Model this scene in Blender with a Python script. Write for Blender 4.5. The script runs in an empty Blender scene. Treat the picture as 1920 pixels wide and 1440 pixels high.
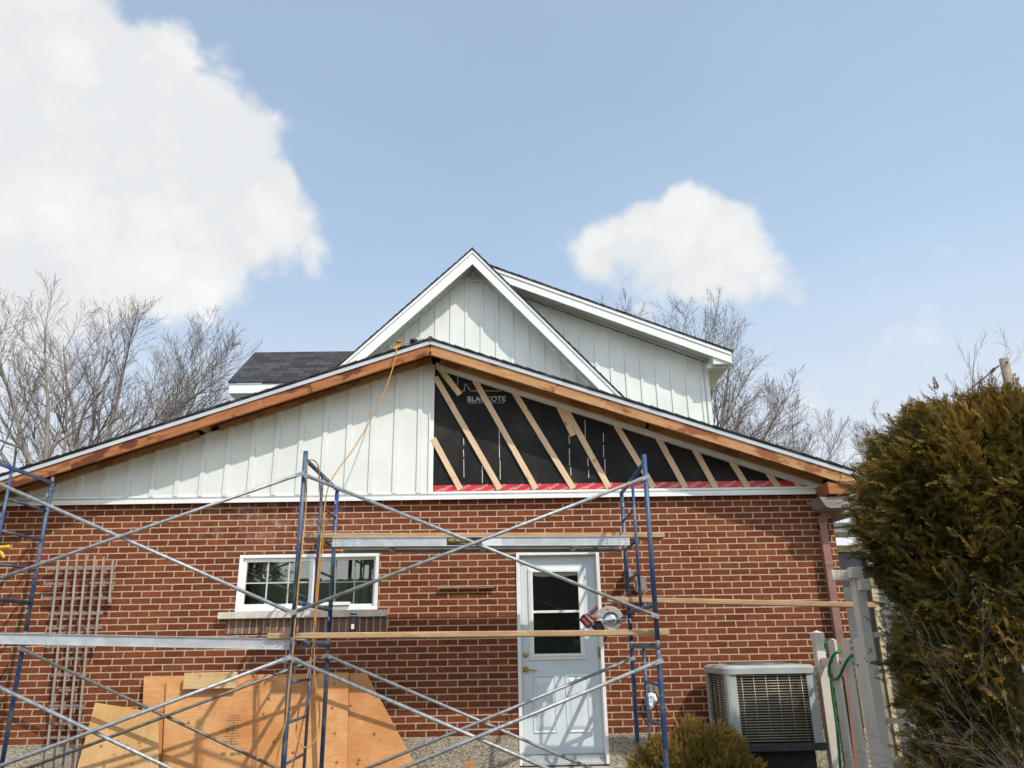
import bpy, bmesh, math, random
import numpy as np
from mathutils import Vector, Matrix, Euler

S = bpy.context.scene
COL = S.collection
rnd = random.Random(7)

# ------------------------------------------------------------------ camera
FPX, PITCH, YAW, ROLL = 1442.0, math.radians(18.8), math.radians(.95), math.radians(-1.02)
CAM = Vector((0, -8.56, 1.6))
RM = Matrix.Rotation(-YAW, 3, 'Z') @ Matrix.Rotation(math.pi/2 + PITCH, 3, 'X') @ Matrix.Rotation(ROLL, 3, 'Z')
cd = bpy.data.cameras.new('camera'); cam = bpy.data.objects.new('camera', cd); COL.objects.link(cam)
cam.matrix_world = Matrix.Translation(CAM) @ RM.to_4x4()
cd.sensor_width = 36; cd.lens = FPX/1920*36; cd.clip_end = 2000; cd.clip_start = .05
S.camera = cam

def ray(x, y):
    return (RM @ Vector(((x-960)/FPX, -(y-720)/FPX, -1.0))).normalized()
def at(x, y, Y):
    """measured photo point -> world point on the vertical plane at depth Y"""
    v = ray(x, y); t = (Y-CAM.y)/v.y
    return CAM + v*t

# ------------------------------------------------------------------ light
SUN = Vector((.40, -.50, .72)).normalized()
SUN_EL = math.asin(SUN.z); SUN_AZ = math.atan2(SUN.x, SUN.y)
sl = bpy.data.lights.new('sun', 'SUN'); sl.energy = 3.35; sl.angle = math.radians(.55); sl.color = (1, .94, .84)
so = bpy.data.objects.new('sun', sl); COL.objects.link(so)
so.rotation_euler = SUN.to_track_quat('Z', 'Y').to_euler(); so.location = (10, -20, 30)
S.view_settings.view_transform = 'Standard'; S.view_settings.look = 'None'
S.view_settings.exposure = 0.14; S.view_settings.gamma = 1
S.render.engine = 'CYCLES'

class NT:
    """tiny node-tree writer"""
    def __init__(s, tree): s.t = tree; s.n = tree.nodes; s.l = tree.links
    def new(s, typ, **kw):
        n = s.n.new(typ)
        for k, v in kw.items():
            if k == 'ins':
                for kk, vv in v.items():
                    if isinstance(vv, bpy.types.NodeSocket): s.l.new(vv, n.inputs[kk])
                    else: n.inputs[kk].default_value = vv
            else: setattr(n, k, v)
        return n
    def math(s, op, a, b=None, c=None, clamp=False):
        n = s.new('ShaderNodeMath', operation=op); n.use_clamp = clamp
        for i, v in enumerate((a, b, c)):
            if v is None: continue
            if isinstance(v, bpy.types.NodeSocket): s.l.new(v, n.inputs[i])
            else: n.inputs[i].default_value = v
        return n.outputs[0]
    def vmath(s, op, a, b=None, sc=None):
        n = s.new('ShaderNodeVectorMath', operation=op)
        for i, v in enumerate((a, b)):
            if v is None: continue
            if isinstance(v, bpy.types.NodeSocket): s.l.new(v, n.inputs[i])
            else: n.inputs[i].default_value = v
        if sc is not None: n.inputs['Scale'].default_value = sc
        return n
    def mix(s, f, a, b, typ='RGBA', blend='MIX'):
        n = s.new('ShaderNodeMix', data_type=typ, blend_type=blend)
        A, B = (6, 7) if typ == 'RGBA' else (2, 3)
        for i, v in ((0, f), (A, a), (B, b)):
            if isinstance(v, bpy.types.NodeSocket): s.l.new(v, n.inputs[i])
            else: n.inputs[i].default_value = (*v, 1) if isinstance(v, tuple) and len(v) == 3 else v
        return n.outputs[2 if typ == 'RGBA' else 0]
    def ramp(s, f, stops):
        n = s.new('ShaderNodeValToRGB'); s.l.new(f, n.inputs[0]); e = n.color_ramp.elements
        while len(e) < len(stops): e.new(.5)
        for k, (p, c) in zip(e, stops):
            k.position = p; k.color = (*c, 1) if isinstance(c, tuple) else (c, c, c, 1)
        return n.outputs[0]
    def rng(s, v, a, b, c=0., d=1., smooth=True):
        n = s.new('ShaderNodeMapRange', interpolation_type='SMOOTHSTEP' if smooth else 'LINEAR', clamp=True)
        s.l.new(v, n.inputs[0])
        for i, q in enumerate((a, b, c, d)): n.inputs[i+1].default_value = q
        return n.outputs[0]
    def noise(s, vec, scale, detail=4, rough=.55, dist=0.):
        n = s.new('ShaderNodeTexNoise'); s.l.new(vec, n.inputs['Vector'])
        n.inputs['Scale'].default_value = scale; n.inputs['Detail'].default_value = detail
        n.inputs['Roughness'].default_value = rough; n.inputs['Distortion'].default_value = dist
        return n

# ------------------------------------------------------------------ sky (Nishita + clouds)
W = bpy.data.worlds.new('World'); S.world = W; W.use_nodes = True; W.cycles.sampling_method = 'MANUAL'; W.cycles.sample_map_resolution = 512
w = NT(W.node_tree); w.n.clear()
sky = w.new('ShaderNodeTexSky', sky_type='NISHITA'); sky.sun_disc = False
sky.sun_elevation = SUN_EL; sky.sun_rotation = SUN_AZ; sky.air_density = 1.0; sky.dust_density = 1.4; sky.ozone_density = 2.2
geo = w.new('ShaderNodeNewGeometry'); D0 = w.vmath('NORMALIZE', geo.outputs['Incoming']).outputs[0]
D0 = w.vmath('SCALE', D0, sc=-1.0).outputs[0]
# fluffy edges: warp the direction with fractal noise
wn = w.noise(D0, 5.0, 8, .55)
wv = w.vmath('SUBTRACT', wn.outputs['Color'], (.5, .5, .5)).outputs[0]
Dw = w.vmath('ADD', D0, w.vmath('SCALE', wv, sc=.16).outputs[0]).outputs[0]
def blobs(lst):
    tot = None
    for (x, y, r, k) in lst:
        c = ray(x, y)
        dist = w.vmath('DISTANCE', Dw, tuple(c)).outputs['Value']
        R_ = r/FPX
        m = w.rng(dist, R_*1.75, R_*.15, 0., k)
        tot = m if tot is None else w.math('ADD', tot, m)
    return tot
dens = blobs([(40, 190, 130, .8), (175, 90, 95, .9), (70, 330, 190, 1), (230, 220, 125, 1), (250, 370, 160, 1), (385, 290, 108, 1.), (460, 300, 80, 1.), (325, 165, 90, .85), (230, 50, 85, .8),
              (120, 450, 180, .9), (330, 455, 110, .8), (455, 440, 95, .95), (555, 425, 72, .9), (515, 500, 60, .45), (340, 545, 80, .35), (160, 560, 140, .5), (-150, 200, 250, 1), (-120, 470, 250, 1), (295, 35, 45, .35),
              (1318, 375, 40, 1.0), (1270, 430, 62, .9), (1385, 405, 48, .95), (1130, 460, 52, .8), (1195, 475, 62, .85), (1310, 480, 90, .95), (1240, 530, 95, .75), (1385, 520, 85, .7), (1120, 510, 60, .45), (1460, 530, 60, .35),
              (1660, 720, 190, .34), (1480, 660, 130, .24), (1500, 545, 60, .32), (1800, 640, 140, .22)])
det = w.noise(D0, 7.0, 10, .6)
Dv = w.vmath('ADD', D0, w.vmath('SCALE', w.vmath('SUBTRACT', w.noise(D0, 14., 5, .6).outputs['Color'], (.5, .5, .5)).outputs[0], sc=.07).outputs[0]).outputs[0]
def puff(vec):
    v = w.new('ShaderNodeTexVoronoi', feature='F1'); w.l.new(vec, v.inputs['Vector'])
    for k_, q in (('Scale', 11.), ('Detail', 2.), ('Roughness', .5), ('Lacunarity', 2.2)): v.inputs[k_].default_value = q
    return v.outputs['Distance']
pf = puff(Dv)
nz = w.math('ADD', w.math('MULTIPLY', w.math('SUBTRACT', det.outputs['Fac'], .5), .9), w.math('MULTIPLY', w.math('SUBTRACT', .42, pf), .95))
dens = w.math('ADD', dens, nz)
cover = w.math('MULTIPLY', w.rng(dens, .04, 1.02), .98)
# billows: shading painted into the colour, brighter at puff centres, mottled by noise
relief = w.math('SUBTRACT', .42, pf)
shade = w.noise(w.vmath('MULTIPLY', D0, (1, 1, 1.7)).outputs[0], 5.0, 4, .5)
core = w.math('ADD', w.math('MULTIPLY', relief, .9), w.math('SUBTRACT', 1.20, w.math('MULTIPLY', shade.outputs['Fac'], 1.25)), clamp=True)
ccol = w.mix(core, (.74, .755, .77), (.92, .92, .905))
# thin cirrus veil, brighter low down
sep = w.new('ShaderNodeSeparateXYZ'); w.l.new(D0, sep.inputs[0])
veil_n = w.noise(w.vmath('MULTIPLY', D0, (2.0, 2.0, 5.0)).outputs[0], 1.5, 5, .5)
low = w.rng(sep.outputs['Z'], .70, .06)
east = w.rng(sep.outputs['X'], -.15, .7)
veil = w.math('ADD', w.math('ADD', .60, w.math('MULTIPLY', low, .30)), w.math('MULTIPLY', east, .07))
veil = w.math('MULTIPLY', veil, w.rng(veil_n.outputs['Fac'], .25, .75, .94, 1.06, False), clamp=True)
skyb = w.vmath('SCALE', sky.outputs[0], sc=.115).outputs[0]
hz_ = w.ramp(sep.outputs['Z'], [(.05, (.88, .885, .905)), (.26, (.70, .765, .865)), (.45, (.525, .695, .90)), (.75, (.49, .645, .845))])
base = w.mix(veil, skyb, hz_)
# the hazy half of the sky round the sun, brightened to add fill on shaded walls
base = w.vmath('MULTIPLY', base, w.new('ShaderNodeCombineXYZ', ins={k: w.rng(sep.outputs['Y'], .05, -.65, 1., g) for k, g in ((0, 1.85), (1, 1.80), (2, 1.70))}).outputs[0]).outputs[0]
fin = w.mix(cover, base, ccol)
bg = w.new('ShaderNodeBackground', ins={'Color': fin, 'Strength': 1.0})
# keep the recommended scale: the sky texture enters at 0.115, the cloud radiances are already in picture units
wo = w.new('ShaderNodeOutputWorld'); w.l.new(bg.outputs[0], wo.inputs[0])

# ------------------------------------------------------------------ materials
def new_mat(name):
    m = bpy.data.materials.new(name); m.use_nodes = True
    t = NT(m.node_tree); p = t.n['Principled BSDF']
    return m, t, p
def pos(t, scale=(1, 1, 1), rnd_off=False):
    tc = t.new('ShaderNodeTexCoord'); v = tc.outputs['Object']
    if scale != (1, 1, 1): v = t.vmath('MULTIPLY', v, scale).outputs[0]
    if rnd_off:
        oi = t.new('ShaderNodeObjectInfo')
        v = t.vmath('ADD', v, t.vmath('SCALE', t.new('ShaderNodeCombineXYZ', ins={0: oi.outputs['Random'], 1: oi.outputs['Random'], 2: oi.outputs['Random']}).outputs[0], sc=37.).outputs[0]).outputs[0]
    return v
def simple(name, col, col2=None, scale=6., rough=.5, metal=0., bump=0., bscale=60., stretch=(1, 1, 1), contrast=(.35, .65), spec=.5):
    m, t, p = new_mat(name)
    v = pos(t, stretch)
    if col2:
        n = t.noise(v, scale, 6, .6)
        t.l.new(t.mix(t.rng(n.outputs['Fac'], *contrast), col, col2), p.inputs['Base Color'])
    else: p.inputs['Base Color'].default_value = (*col, 1)
    p.inputs['Roughness'].default_value = rough; p.inputs['Metallic'].default_value = metal
    p.inputs['Specular IOR Level'].default_value = spec
    if bump:
        b = t.new('ShaderNodeBump'); b.inputs['Strength'].default_value = bump; b.inputs['Distance'].default_value = .01
        n2 = t.noise(v, bscale, 5, .6); t.l.new(n2.outputs['Fac'], b.inputs['Height']); t.l.new(b.outputs[0], p.inputs['Normal'])
    return m
def brick_mat(name, soldier=False):
    m, t, p = new_mat(name)
    tc = t.new('ShaderNodeTexCoord'); o = tc.outputs['Object']
    sp = t.new('ShaderNodeSeparateXYZ'); t.l.new(o, sp.inputs[0])
    wob = t.noise(o, 26., 3, .6)
    wv = t.vmath('SCALE', t.vmath('SUBTRACT', wob.outputs['Color'], (.5, .5, .5)).outputs[0], sc=.009).outputs[0]
    if soldier: cx = t.new('ShaderNodeCombineXYZ', ins={0: sp.outputs[0], 1: t.math('MULTIPLY', sp.outputs[2], .2)})
    else: cx = t.new('ShaderNodeCombineXYZ', ins={0: t.math('ADD', sp.outputs[0], sp.outputs[1]), 1: t.math('SUBTRACT', sp.outputs[2], .7335)})
    v = t.vmath('ADD', cx.outputs[0], wv).outputs[0]
    b = t.new('ShaderNodeTexBrick', offset=.5, offset_frequency=2, squash=1)
    t.l.new(v, b.inputs['Vector'])
    b.inputs['Scale'].default_value = 1; b.inputs['Mortar Size'].default_value = .0074; b.inputs['Mortar Smooth'].default_value = .35
    b.inputs['Brick Width'].default_value = .0725 if soldier else .2115; b.inputs['Row Height'].default_value = .5 if soldier else .0676
    b.inputs['Bias'].default_value = 0
    if soldier: b.inputs['Color1'].default_value = (.17, .085, .065, 1); b.inputs['Color2'].default_value = (.26, .17, .14, 1)
    else: b.inputs['Color1'].default_value = (.150, .038, .0165, 1); b.inputs['Color2'].default_value = (.238, .066, .027, 1)
    b.inputs['Mortar'].default_value = (.50, .40, .29, 1)
    # rough rug face: crinkled horizontally
    nv = t.vmath('MULTIPLY', o, (1, 1, 2.6)).outputs[0]
    rg = t.noise(nv, 42., 5, .65, 1.2)
    big = t.noise(o, 2.2, 3, .5)
    col = t.mix(1., b.outputs['Color'], t.ramp(rg.outputs['Fac'], [(.30, .35), (.5, 1.), (.72, 1.35)]), blend='MULTIPLY')
    col = t.mix(1., col, t.ramp(big.outputs['Fac'], [(.3, .84), (.7, 1.12)]), blend='MULTIPLY')
    # mortar keeps its own tint
    mn = t.noise(o, 60., 3, .6)
    mcol = t.mix(mn.outputs['Fac'], (.41, .295, .190), (.64, .49, .335))
    col = t.mix(b.outputs['Fac'], col, mcol)
    if not soldier:   # whitish efflorescence below the flashing, over the window
        cen = t.vmath('DISTANCE', t.vmath('MULTIPLY', o, (1., 1., 2.4)).outputs[0], (-1.55, 0, 3.02*2.4)).outputs['Value']
        en = t.noise(o, 7., 6, .7)
        ef = t.math('MULTIPLY', t.rng(cen, 1.3, .15), t.rng(en.outputs['Fac'], .46, .68), clamp=True)
        col = t.mix(t.math('MULTIPLY', ef, .42), col, (.50, .42, .36))
    t.l.new(col, p.inputs['Base Color']); p.inputs['Roughness'].default_value = .9; p.inputs['Specular IOR Level'].default_value = .2
    h = t.math('ADD', t.math('MULTIPLY', t.math('SUBTRACT', 1., b.outputs['Fac']), .55), t.math('MULTIPLY', rg.outputs['Fac'], .8))
    bp = t.new('ShaderNodeBump'); bp.inputs['Strength'].default_value = .95; bp.inputs['Distance'].default_value = .011
    t.l.new(h, bp.inputs['Height']); t.l.new(bp.outputs[0], p.inputs['Normal'])
    return m
def pebble_mat(name):
    m, t, p = new_mat(name); o = pos(t)
    v = t.new('ShaderNodeTexVoronoi', feature='F1'); t.l.new(o, v.inputs['Vector']); v.inputs['Scale'].default_value = 95
    n = t.noise(o, 3., 4)
    hs = t.new('ShaderNodeSeparateColor'); t.l.new(v.outputs['Color'], hs.inputs[0])
    c = t.ramp(hs.outputs[0], [(0, (.20, .15, .10)), (.3, (.46, .37, .26)), (.7, (.60, .52, .40)), (1, (.74, .69, .58))])
    c = t.mix(1., c, t.ramp(v.outputs['Distance'], [(.3, 1.), (.9, .62)]), blend='MULTIPLY')
    c = t.mix(1., c, t.ramp(n.outputs['Fac'], [(.3, .8), (.7, 1.1)]), blend='MULTIPLY')
    t.l.new(c, p.inputs['Base Color']); p.inputs['Roughness'].default_value = .95
    bp = t.new('ShaderNodeBump', invert=True); bp.inputs['Strength'].default_value = 1; bp.inputs['Distance'].default_value = .012
    t.l.new(v.outputs['Distance'], bp.inputs['Height']); t.l.new(bp.outputs[0], p.inputs['Normal'])
    return m
def wood_mat(name, c1, c2, dark, axis=0, knots=9., rough=.7, kn=.30, grain=1., stain=None):
    """grain along the object's local axis"""
    m, t, p = new_mat(name)
    st = [9., 9., 9.]; st[axis] = .55
    o = pos(t, (1, 1, 1), True)
    v = t.vmath('MULTIPLY', o, tuple(st)).outputs[0]
    n = t.noise(v, 6., 5, .6, .8)
    n2 = t.noise(v, 26., 3, .6)
    n3 = t.noise(t.vmath('MULTIPLY', o, (1, 2.2, 2.2)).outputs[0], 2.6, 5, .6)
    c = t.mix(t.rng(n.outputs['Fac'], .33, .68), c1, c2)
    c = t.mix(t.math('MULTIPLY', t.rng(n2.outputs['Fac'], .52, .78), .45*grain), c, dark)
    if stain: c = t.mix(t.rng(n3.outputs['Fac'], .52, .60), c, stain)
    ks = [1., 1., 1.]; ks[axis] = .6
    k = t.new('ShaderNodeTexVoronoi', feature='F1'); t.l.new(t.vmath('MULTIPLY', o, tuple(ks)).outputs[0], k.inputs['Vector']); k.inputs['Scale'].default_value = knots
    kc = t.new('ShaderNodeSeparateColor'); t.l.new(k.outputs['Color'], kc.inputs[0])
    km = t.math('MULTIPLY', t.rng(k.outputs['Distance'], .25, .06), t.math('GREATER_THAN', kc.outputs[0], 1-kn))
    c = t.mix(t.math('MULTIPLY', km, .9), c, dark)
    t.l.new(c, p.inputs['Base Color']); p.inputs['Roughness'].default_value = rough; p.inputs['Specular IOR Level'].default_value = .3
    bp = t.new('ShaderNodeBump'); bp.inputs['Strength'].default_value = .35; bp.inputs['Distance'].default_value = .004
    t.l.new(n2.outputs['Fac'], bp.inputs['Height']); t.l.new(bp.outputs[0], p.inputs['Normal'])
    return m
def shingle_mat(name, flat=False):
    m, t, p = new_mat(name); o = pos(t)
    sp = t.new('ShaderNodeSeparateXYZ'); t.l.new(o, sp.inputs[0])
    cx = t.new('ShaderNodeCombineXYZ', ins={0: sp.outputs[0] if flat else sp.outputs[1], 1: t.math('MULTIPLY', sp.outputs[2], 1.55 if flat else 3.0)})
    b = t.new('ShaderNodeTexBrick', offset=.37); t.l.new(cx.outputs[0], b.inputs['Vector'])
    b.inputs['Scale'].default_value = 1; b.inputs['Brick Width'].default_value = .24; b.inputs['Row Height'].default_value = .143
    b.inputs['Mortar Size'].default_value = .007; b.inputs['Mortar Smooth'].default_value = .1
    b.inputs['Color1'].default_value = (.020, .020, .022, 1); b.inputs['Color2'].default_value = (.060, .058, .058, 1); b.inputs['Mortar'].default_value = (.008, .008, .008, 1)
    n = t.noise(o, 160., 2)
    c = t.mix(1., b.outputs['Color'], t.ramp(n.outputs['Fac'], [(.3, .6), (.7, 1.4)]), blend='MULTIPLY')
    t.l.new(c, p.inputs['Base Color']); p.inputs['Roughness'].default_value = .95
    bp = t.new('ShaderNodeBump', invert=True); bp.inputs['Strength'].default_value = 1; bp.inputs['Distance'].default_value = .012
    t.l.new(b.outputs['Fac'], bp.inputs['Height']); t.l.new(bp.outputs[0], p.inputs['Normal'])
    return m
def glass_mat(name, tint=(.75, .8, .8), refl=1.0):
    m, t, p = new_mat(name); t.n.remove(p)
    fr = t.new('ShaderNodeFresnel'); fr.inputs['IOR'].default_value = 1.6
    f = t.math('MULTIPLY', fr.outputs[0], 1.9*refl, clamp=True)
    tr = t.new('ShaderNodeBsdfTransparent'); tr.inputs[0].default_value = (*tint, 1)
    gl = t.new('ShaderNodeBsdfGlossy'); gl.inputs['Roughness'].default_value = .01; gl.inputs[0].default_value = (1, 1, 1, 1)
    # slight waviness of the pane
    bp = t.new('ShaderNodeBump'); bp.inputs['Strength'].default_value = .06; bp.inputs['Distance'].default_value = .01
    t.l.new(t.noise(pos(t), 3.5, 2).outputs['Fac'], bp.inputs['Height']); t.l.new(bp.outputs[0], gl.inputs['Normal'])
    mx = t.new('ShaderNodeMixShader'); t.l.new(f, mx.inputs[0]); t.l.new(tr.outputs[0], mx.inputs[1]); t.l.new(gl.outputs[0], mx.inputs[2])
    t.l.new(mx.outputs[0], t.n['Material Output'].inputs[0])
    return m
def foliage_mat(name, cols, scale=3.):
    m, t, p = new_mat(name)
    at_ = t.new('ShaderNodeAttribute'); at_.attribute_name = 'tint'
    o = pos(t); n = t.noise(o, scale, 3, .5)
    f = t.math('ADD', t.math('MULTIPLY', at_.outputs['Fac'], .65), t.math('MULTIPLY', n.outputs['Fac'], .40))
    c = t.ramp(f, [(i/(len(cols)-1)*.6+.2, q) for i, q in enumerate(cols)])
    t.l.new(c, p.inputs['Base Color']); p.inputs['Roughness'].default_value = .6; p.inputs['Specular IOR Level'].default_value = .25
    tl = t.new('ShaderNodeBsdfTranslucent'); t.l.new(c, tl.inputs[0])
    mx = t.new('ShaderNodeMixShader'); mx.inputs[0].default_value = .22
    t.l.new(p.outputs[0], mx.inputs[1]); t.l.new(tl.outputs[0], mx.inputs[2]); t.l.new(mx.outputs[0], t.n['Material Output'].inputs[0])
    return m

M = {}
M['brick'] = brick_mat('red rug brick'); M['soldier'] = brick_mat('soldier brick', True)
M['pebble'] = pebble_mat('pebble dash')
M['siding'] = simple('white steel siding', (.64, .66, .62), (.71, .73, .69), 1.6, .42, spec=.4, bump=.12, bscale=2.2)
M['trim'] = simple('white trim metal', (.74, .75, .73), (.80, .80, .78), 4., .35)
M['muntin'] = simple('white muntin', (.52, .54, .53), None, rough=.5)
M['drip'] = simple('pale grey drip metal', (.44, .47, .51), (.52, .545, .575), 3., .4)
M['vinyl'] = simple('white vinyl', (.76, .76, .73), (.82, .82, .80), 5., .4)
M['doorpaint'] = simple('white door paint', (.59, .65, .68), (.65, .70, .725), 2., .38)
M['black'] = simple('black sheathing', (.006, .006, .0065), (.034, .027, .021), 2.2, .65, bump=.15, bscale=30, contrast=(.42, .78), spec=.25)  # brownish second tone stands for dust and puts sunlit sheen into the colour
M['print'] = simple('white print', (.30, .30, .29), (.42, .42, .40), 60., .7)
M['chalk'] = simple('chalk', (.40, .38, .34), (.62, .60, .55), 40., .8)
M['red'] = simple('red membrane', (.42, .012, .018), (.58, .02, .03), 6., .35, bump=.3, bscale=18)
M['redprint'] = simple('membrane print', (.62, .50, .48), (.70, .60, .58), 30., .6)
M['strap'] = wood_mat('spruce strapping', (.62, .43, .265), (.72, .53, .35), (.34, .17, .08), 0, 9., kn=.5)
M['fascia'] = wood_mat('stained fascia wood', (.30, .100, .032), (.42, .175, .065), (.10, .026, .010), 0, 2.6, kn=.6, stain=(.125, .034, .013))
M['fascia_fresh'] = wood_mat('fresh fascia wood', (.38, .18, .070), (.50, .285, .125), (.13, .04, .016), 0, 2.6, kn=.6, stain=(.24, .080, .028))
M['ledger'] = wood_mat('ledger wood', (.34, .18, .075), (.45, .26, .12), (.15, .06, .025), 0, 3., kn=.4, stain=(.28, .125, .05))
M['plank'] = wood_mat('weathered plank', (.36, .22, .11), (.50, .33, .18), (.14, .075, .04), 0, 3., kn=.6, grain=1.4)
M['greywood'] = wood_mat('grey weathered lath', (.29, .235, .205), (.42, .35, .31), (.10, .07, .06), 2, 4.)
M['greylath'] = wood_mat('grey cross lath', (.20, .155, .135), (.30, .24, .21), (.10, .07, .06), 0, 4.)
def ply_mat(name, c1, c2, dark, axis):
    m, t, p = new_mat(name); o = pos(t, (1, 1, 1), True)
    st = [14., 14., 14.]; st[axis] = 1.6
    v = t.vmath('MULTIPLY', o, tuple(st)).outputs[0]
    big = t.noise(o, 2.4, 4, .55, .6); fig = t.noise(v, 1.6, 5, .6, 2.2); fine = t.noise(v, 9., 3, .6)
    c = t.mix(t.rng(big.outputs['Fac'], .32, .68), c1, c2)
    c = t.mix(1., c, t.ramp(fig.outputs['Fac'], [(.30, .86), (.55, 1.), (.72, 1.10)]), blend='MULTIPLY')
    c = t.mix(1., c, t.ramp(fine.outputs['Fac'], [(.35, .95), (.65, 1.04)]), blend='MULTIPLY')
    for sc_, r0_, keep in ((9., .30, .62), (5.2, .15, .35)):
        k = t.new('ShaderNodeTexVoronoi', feature='F1'); t.l.new(o, k.inputs['Vector']); k.inputs['Scale'].default_value = sc_
        kc = t.new('ShaderNodeSeparateColor'); t.l.new(k.outputs['Color'], kc.inputs[0])
        on = t.math('GREATER_THAN', kc.outputs[0], 1-keep)
        c = t.mix(t.math('MULTIPLY', t.math('MULTIPLY', t.rng(k.outputs['Distance'], r0_, r0_*.25), on), .45), c, tuple(.5*(a+b) for a, b in zip(c1, dark)))
        c = t.mix(t.math('MULTIPLY', t.math('MULTIPLY', t.rng(k.outputs['Distance'], r0_*.52, r0_*.2), on), .95), c, dark)
    oi = t.new('ShaderNodeObjectInfo')
    c = t.mix(1., c, t.ramp(oi.outputs['Random'], [(0, (.90, .86, .82)), (1, (1.06, 1.06, 1.06))]), blend='MULTIPLY')
    t.l.new(c, p.inputs['Base Color']); p.inputs['Roughness'].default_value = .75; p.inputs['Specular IOR Level'].default_value = .25
    bp = t.new('ShaderNodeBump'); bp.inputs['Strength'].default_value = .25; bp.inputs['Distance'].default_value = .003
    t.l.new(fine.outputs['Fac'], bp.inputs['Height']); t.l.new(bp.outputs[0], p.inputs['Normal'])
    return m
M['ply'] = ply_mat('orange plywood', (.53, .235, .085), (.66, .35, .15), (.16, .045, .014), 0)
M['plypale'] = ply_mat('pale plywood', (.55, .32, .13), (.66, .41, .195), (.22, .075, .022), 2)
M['boardpale'] = ply_mat('pale board', (.62, .40, .19), (.70, .48, .25), (.24, .09, .03), 0)
M['pole'] = wood_mat('utility pole wood', (.20, .16, .11), (.32, .26, .19), (.10, .075, .05), 2, 4.)
M['shingle'] = shingle_mat('asphalt shingle'); M['shingle_front'] = shingle_mat('asphalt shingle front slope', True)
M['dark'] = simple('dark gap', (.012, .010, .009), None, rough=.9)
M['galv'] = simple('galvanised tube', (.25, .26, .275), (.40, .41, .42), 25., .5, .45, stretch=(1, 1, 1))
M['dullgalv'] = simple('dull galvanised tube', (.16, .145, .125), (.27, .25, .22), 20., .6, .5)
M['alu'] = simple('aluminium plank', (.42, .43, .45), (.52, .53, .545), 8., .5, .35, bump=.05, bscale=40)
def blue_mat():
    m, t, p = new_mat('worn blue paint'); o = pos(t, (1, 1, 1), True)
    n = t.noise(o, 5., 6, .65); n2 = t.noise(o, 60., 4, .7); n3 = t.noise(o, 1.6, 3)
    c = t.mix(t.rng(n3.outputs['Fac'], .4, .6), (.012, .050, .165), (.045, .085, .155))
    c = t.mix(t.math('MULTIPLY', t.rng(n.outputs['Fac'], .48, .62), .65), c, (.17, .18, .19))
    c = t.mix(t.rng(t.noise(o, 11., 5, .7).outputs['Fac'], .62, .70), c, (.13, .07, .045))
    c = t.mix(t.rng(n2.outputs['Fac'], .66, .74), c, (.34, .35, .36))
    t.l.new(c, p.inputs['Base Color']); p.inputs['Roughness'].default_value = .45
    return m
M['blue'] = blue_mat()
M['glass'] = glass_mat('window glass', (.85, .9, .86), 1.15); M['glassdark'] = glass_mat('door glass', (.52, .56, .53), .5)
M['room'] = simple('room interior', (.34, .36, .31), (.48, .50, .43), 1.2, .9)
M['insul'] = simple('pale green insulation', (.20, .25, .15), (.30, .34, .22), 3., .9)
M['roombox'] = simple('cardboard and papers', (.20, .26, .17), (.26, .32, .22), 3., .8)
M['bluewhite'] = simple('pale blue plastic', (.34, .44, .55), None, rough=.5)
M['stone'] = simple('limestone sill', (.50, .45, .38), (.64, .59, .51), 9., .85, bump=.25, bscale=90)
M['concrete'] = simple('concrete', (.34, .31, .26), (.46, .43, .37), 6., .9, bump=.4, bscale=50)
M['brass'] = simple('brass', (.50, .34, .12), None, rough=.28, metal=1.)
M['grey'] = simple('grey metal', (.13, .135, .125), (.19, .19, .175), 10., .45, .3)
M['darkgrey'] = simple('dark grey plastic', (.035, .035, .036), (.055, .055, .055), 20., .5)
M['blackplastic'] = simple('black plastic', (.012, .012, .013), None, rough=.4)
M['redplastic'] = simple('red tool plastic', (.42, .018, .018), None, rough=.35)
M['toolgrey'] = simple('magnesium tool casting', (.34, .32, .29), (.42, .40, .37), 20., .42, .4)
M['blade'] = simple('saw blade steel', (.52, .58, .68), (.70, .75, .82), 12., .25, .85)
M['yellow'] = simple('yellow plastic', (.62, .36, .02), None, rough=.4)
M['cord'] = simple('orange extension cord', (.42, .19, .030), (.52, .26, .05), 30., .45)
M['downspout'] = simple('brown pink downspout', (.235, .115, .085), (.285, .145, .11), 5., .45)
M['gutter'] = simple('grey brown soffit metal', (.20, .175, .15), (.27, .24, .21), 5., .6)
M['acpaint'] = simple('grey air conditioner paint', (.37, .385, .375), (.43, .445, .43), 5., .45, .05)
M['acwire'] = simple('coated grille wire', (.42, .36, .26), None, rough=.4, metal=.3)
M['coil'] = simple('coil fins', (.020, .017, .013), (.055, .045, .030), 90., .6, .3, stretch=(.3, .3, 3))
M['fence'] = simple('off white fence', (.62, .555, .47), (.69, .625, .54), 3., .5)
M['hose'] = simple('green hose', (.012, .15, .055), (.02, .20, .08), 20., .35)
M['hoseshade'] = simple('shade painted hose', (.01, .05, .03), None, rough=.5)  # shaded copy of the hose green, the shade put into the colour
M['bark'] = simple('grey bark', (.19, .165, .14), (.31, .275, .235), 4., .9, bump=.3, bscale=30)
M['twig'] = simple('twig bark', (.105, .078, .063), (.18, .137, .114), 3., .9)
M['cedarbark'] = simple('cedar bark', (.13, .085, .06), (.20, .14, .10), 8., .95, bump=.6, bscale=40, stretch=(4, 4, .6))
M['shrub'] = simple('shrub twigs', (.065, .045, .042), (.13, .10, .095), 4., .8)
M['cedar'] = foliage_mat('cedar foliage', [(.022, .027, .008), (.062, .058, .014), (.145, .108, .020), (.340, .195, .036)])
M['bush'] = foliage_mat('globe cedar foliage', [(.06, .045, .010), (.135, .095, .020), (.22, .155, .030), (.34, .21, .045)])
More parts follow.
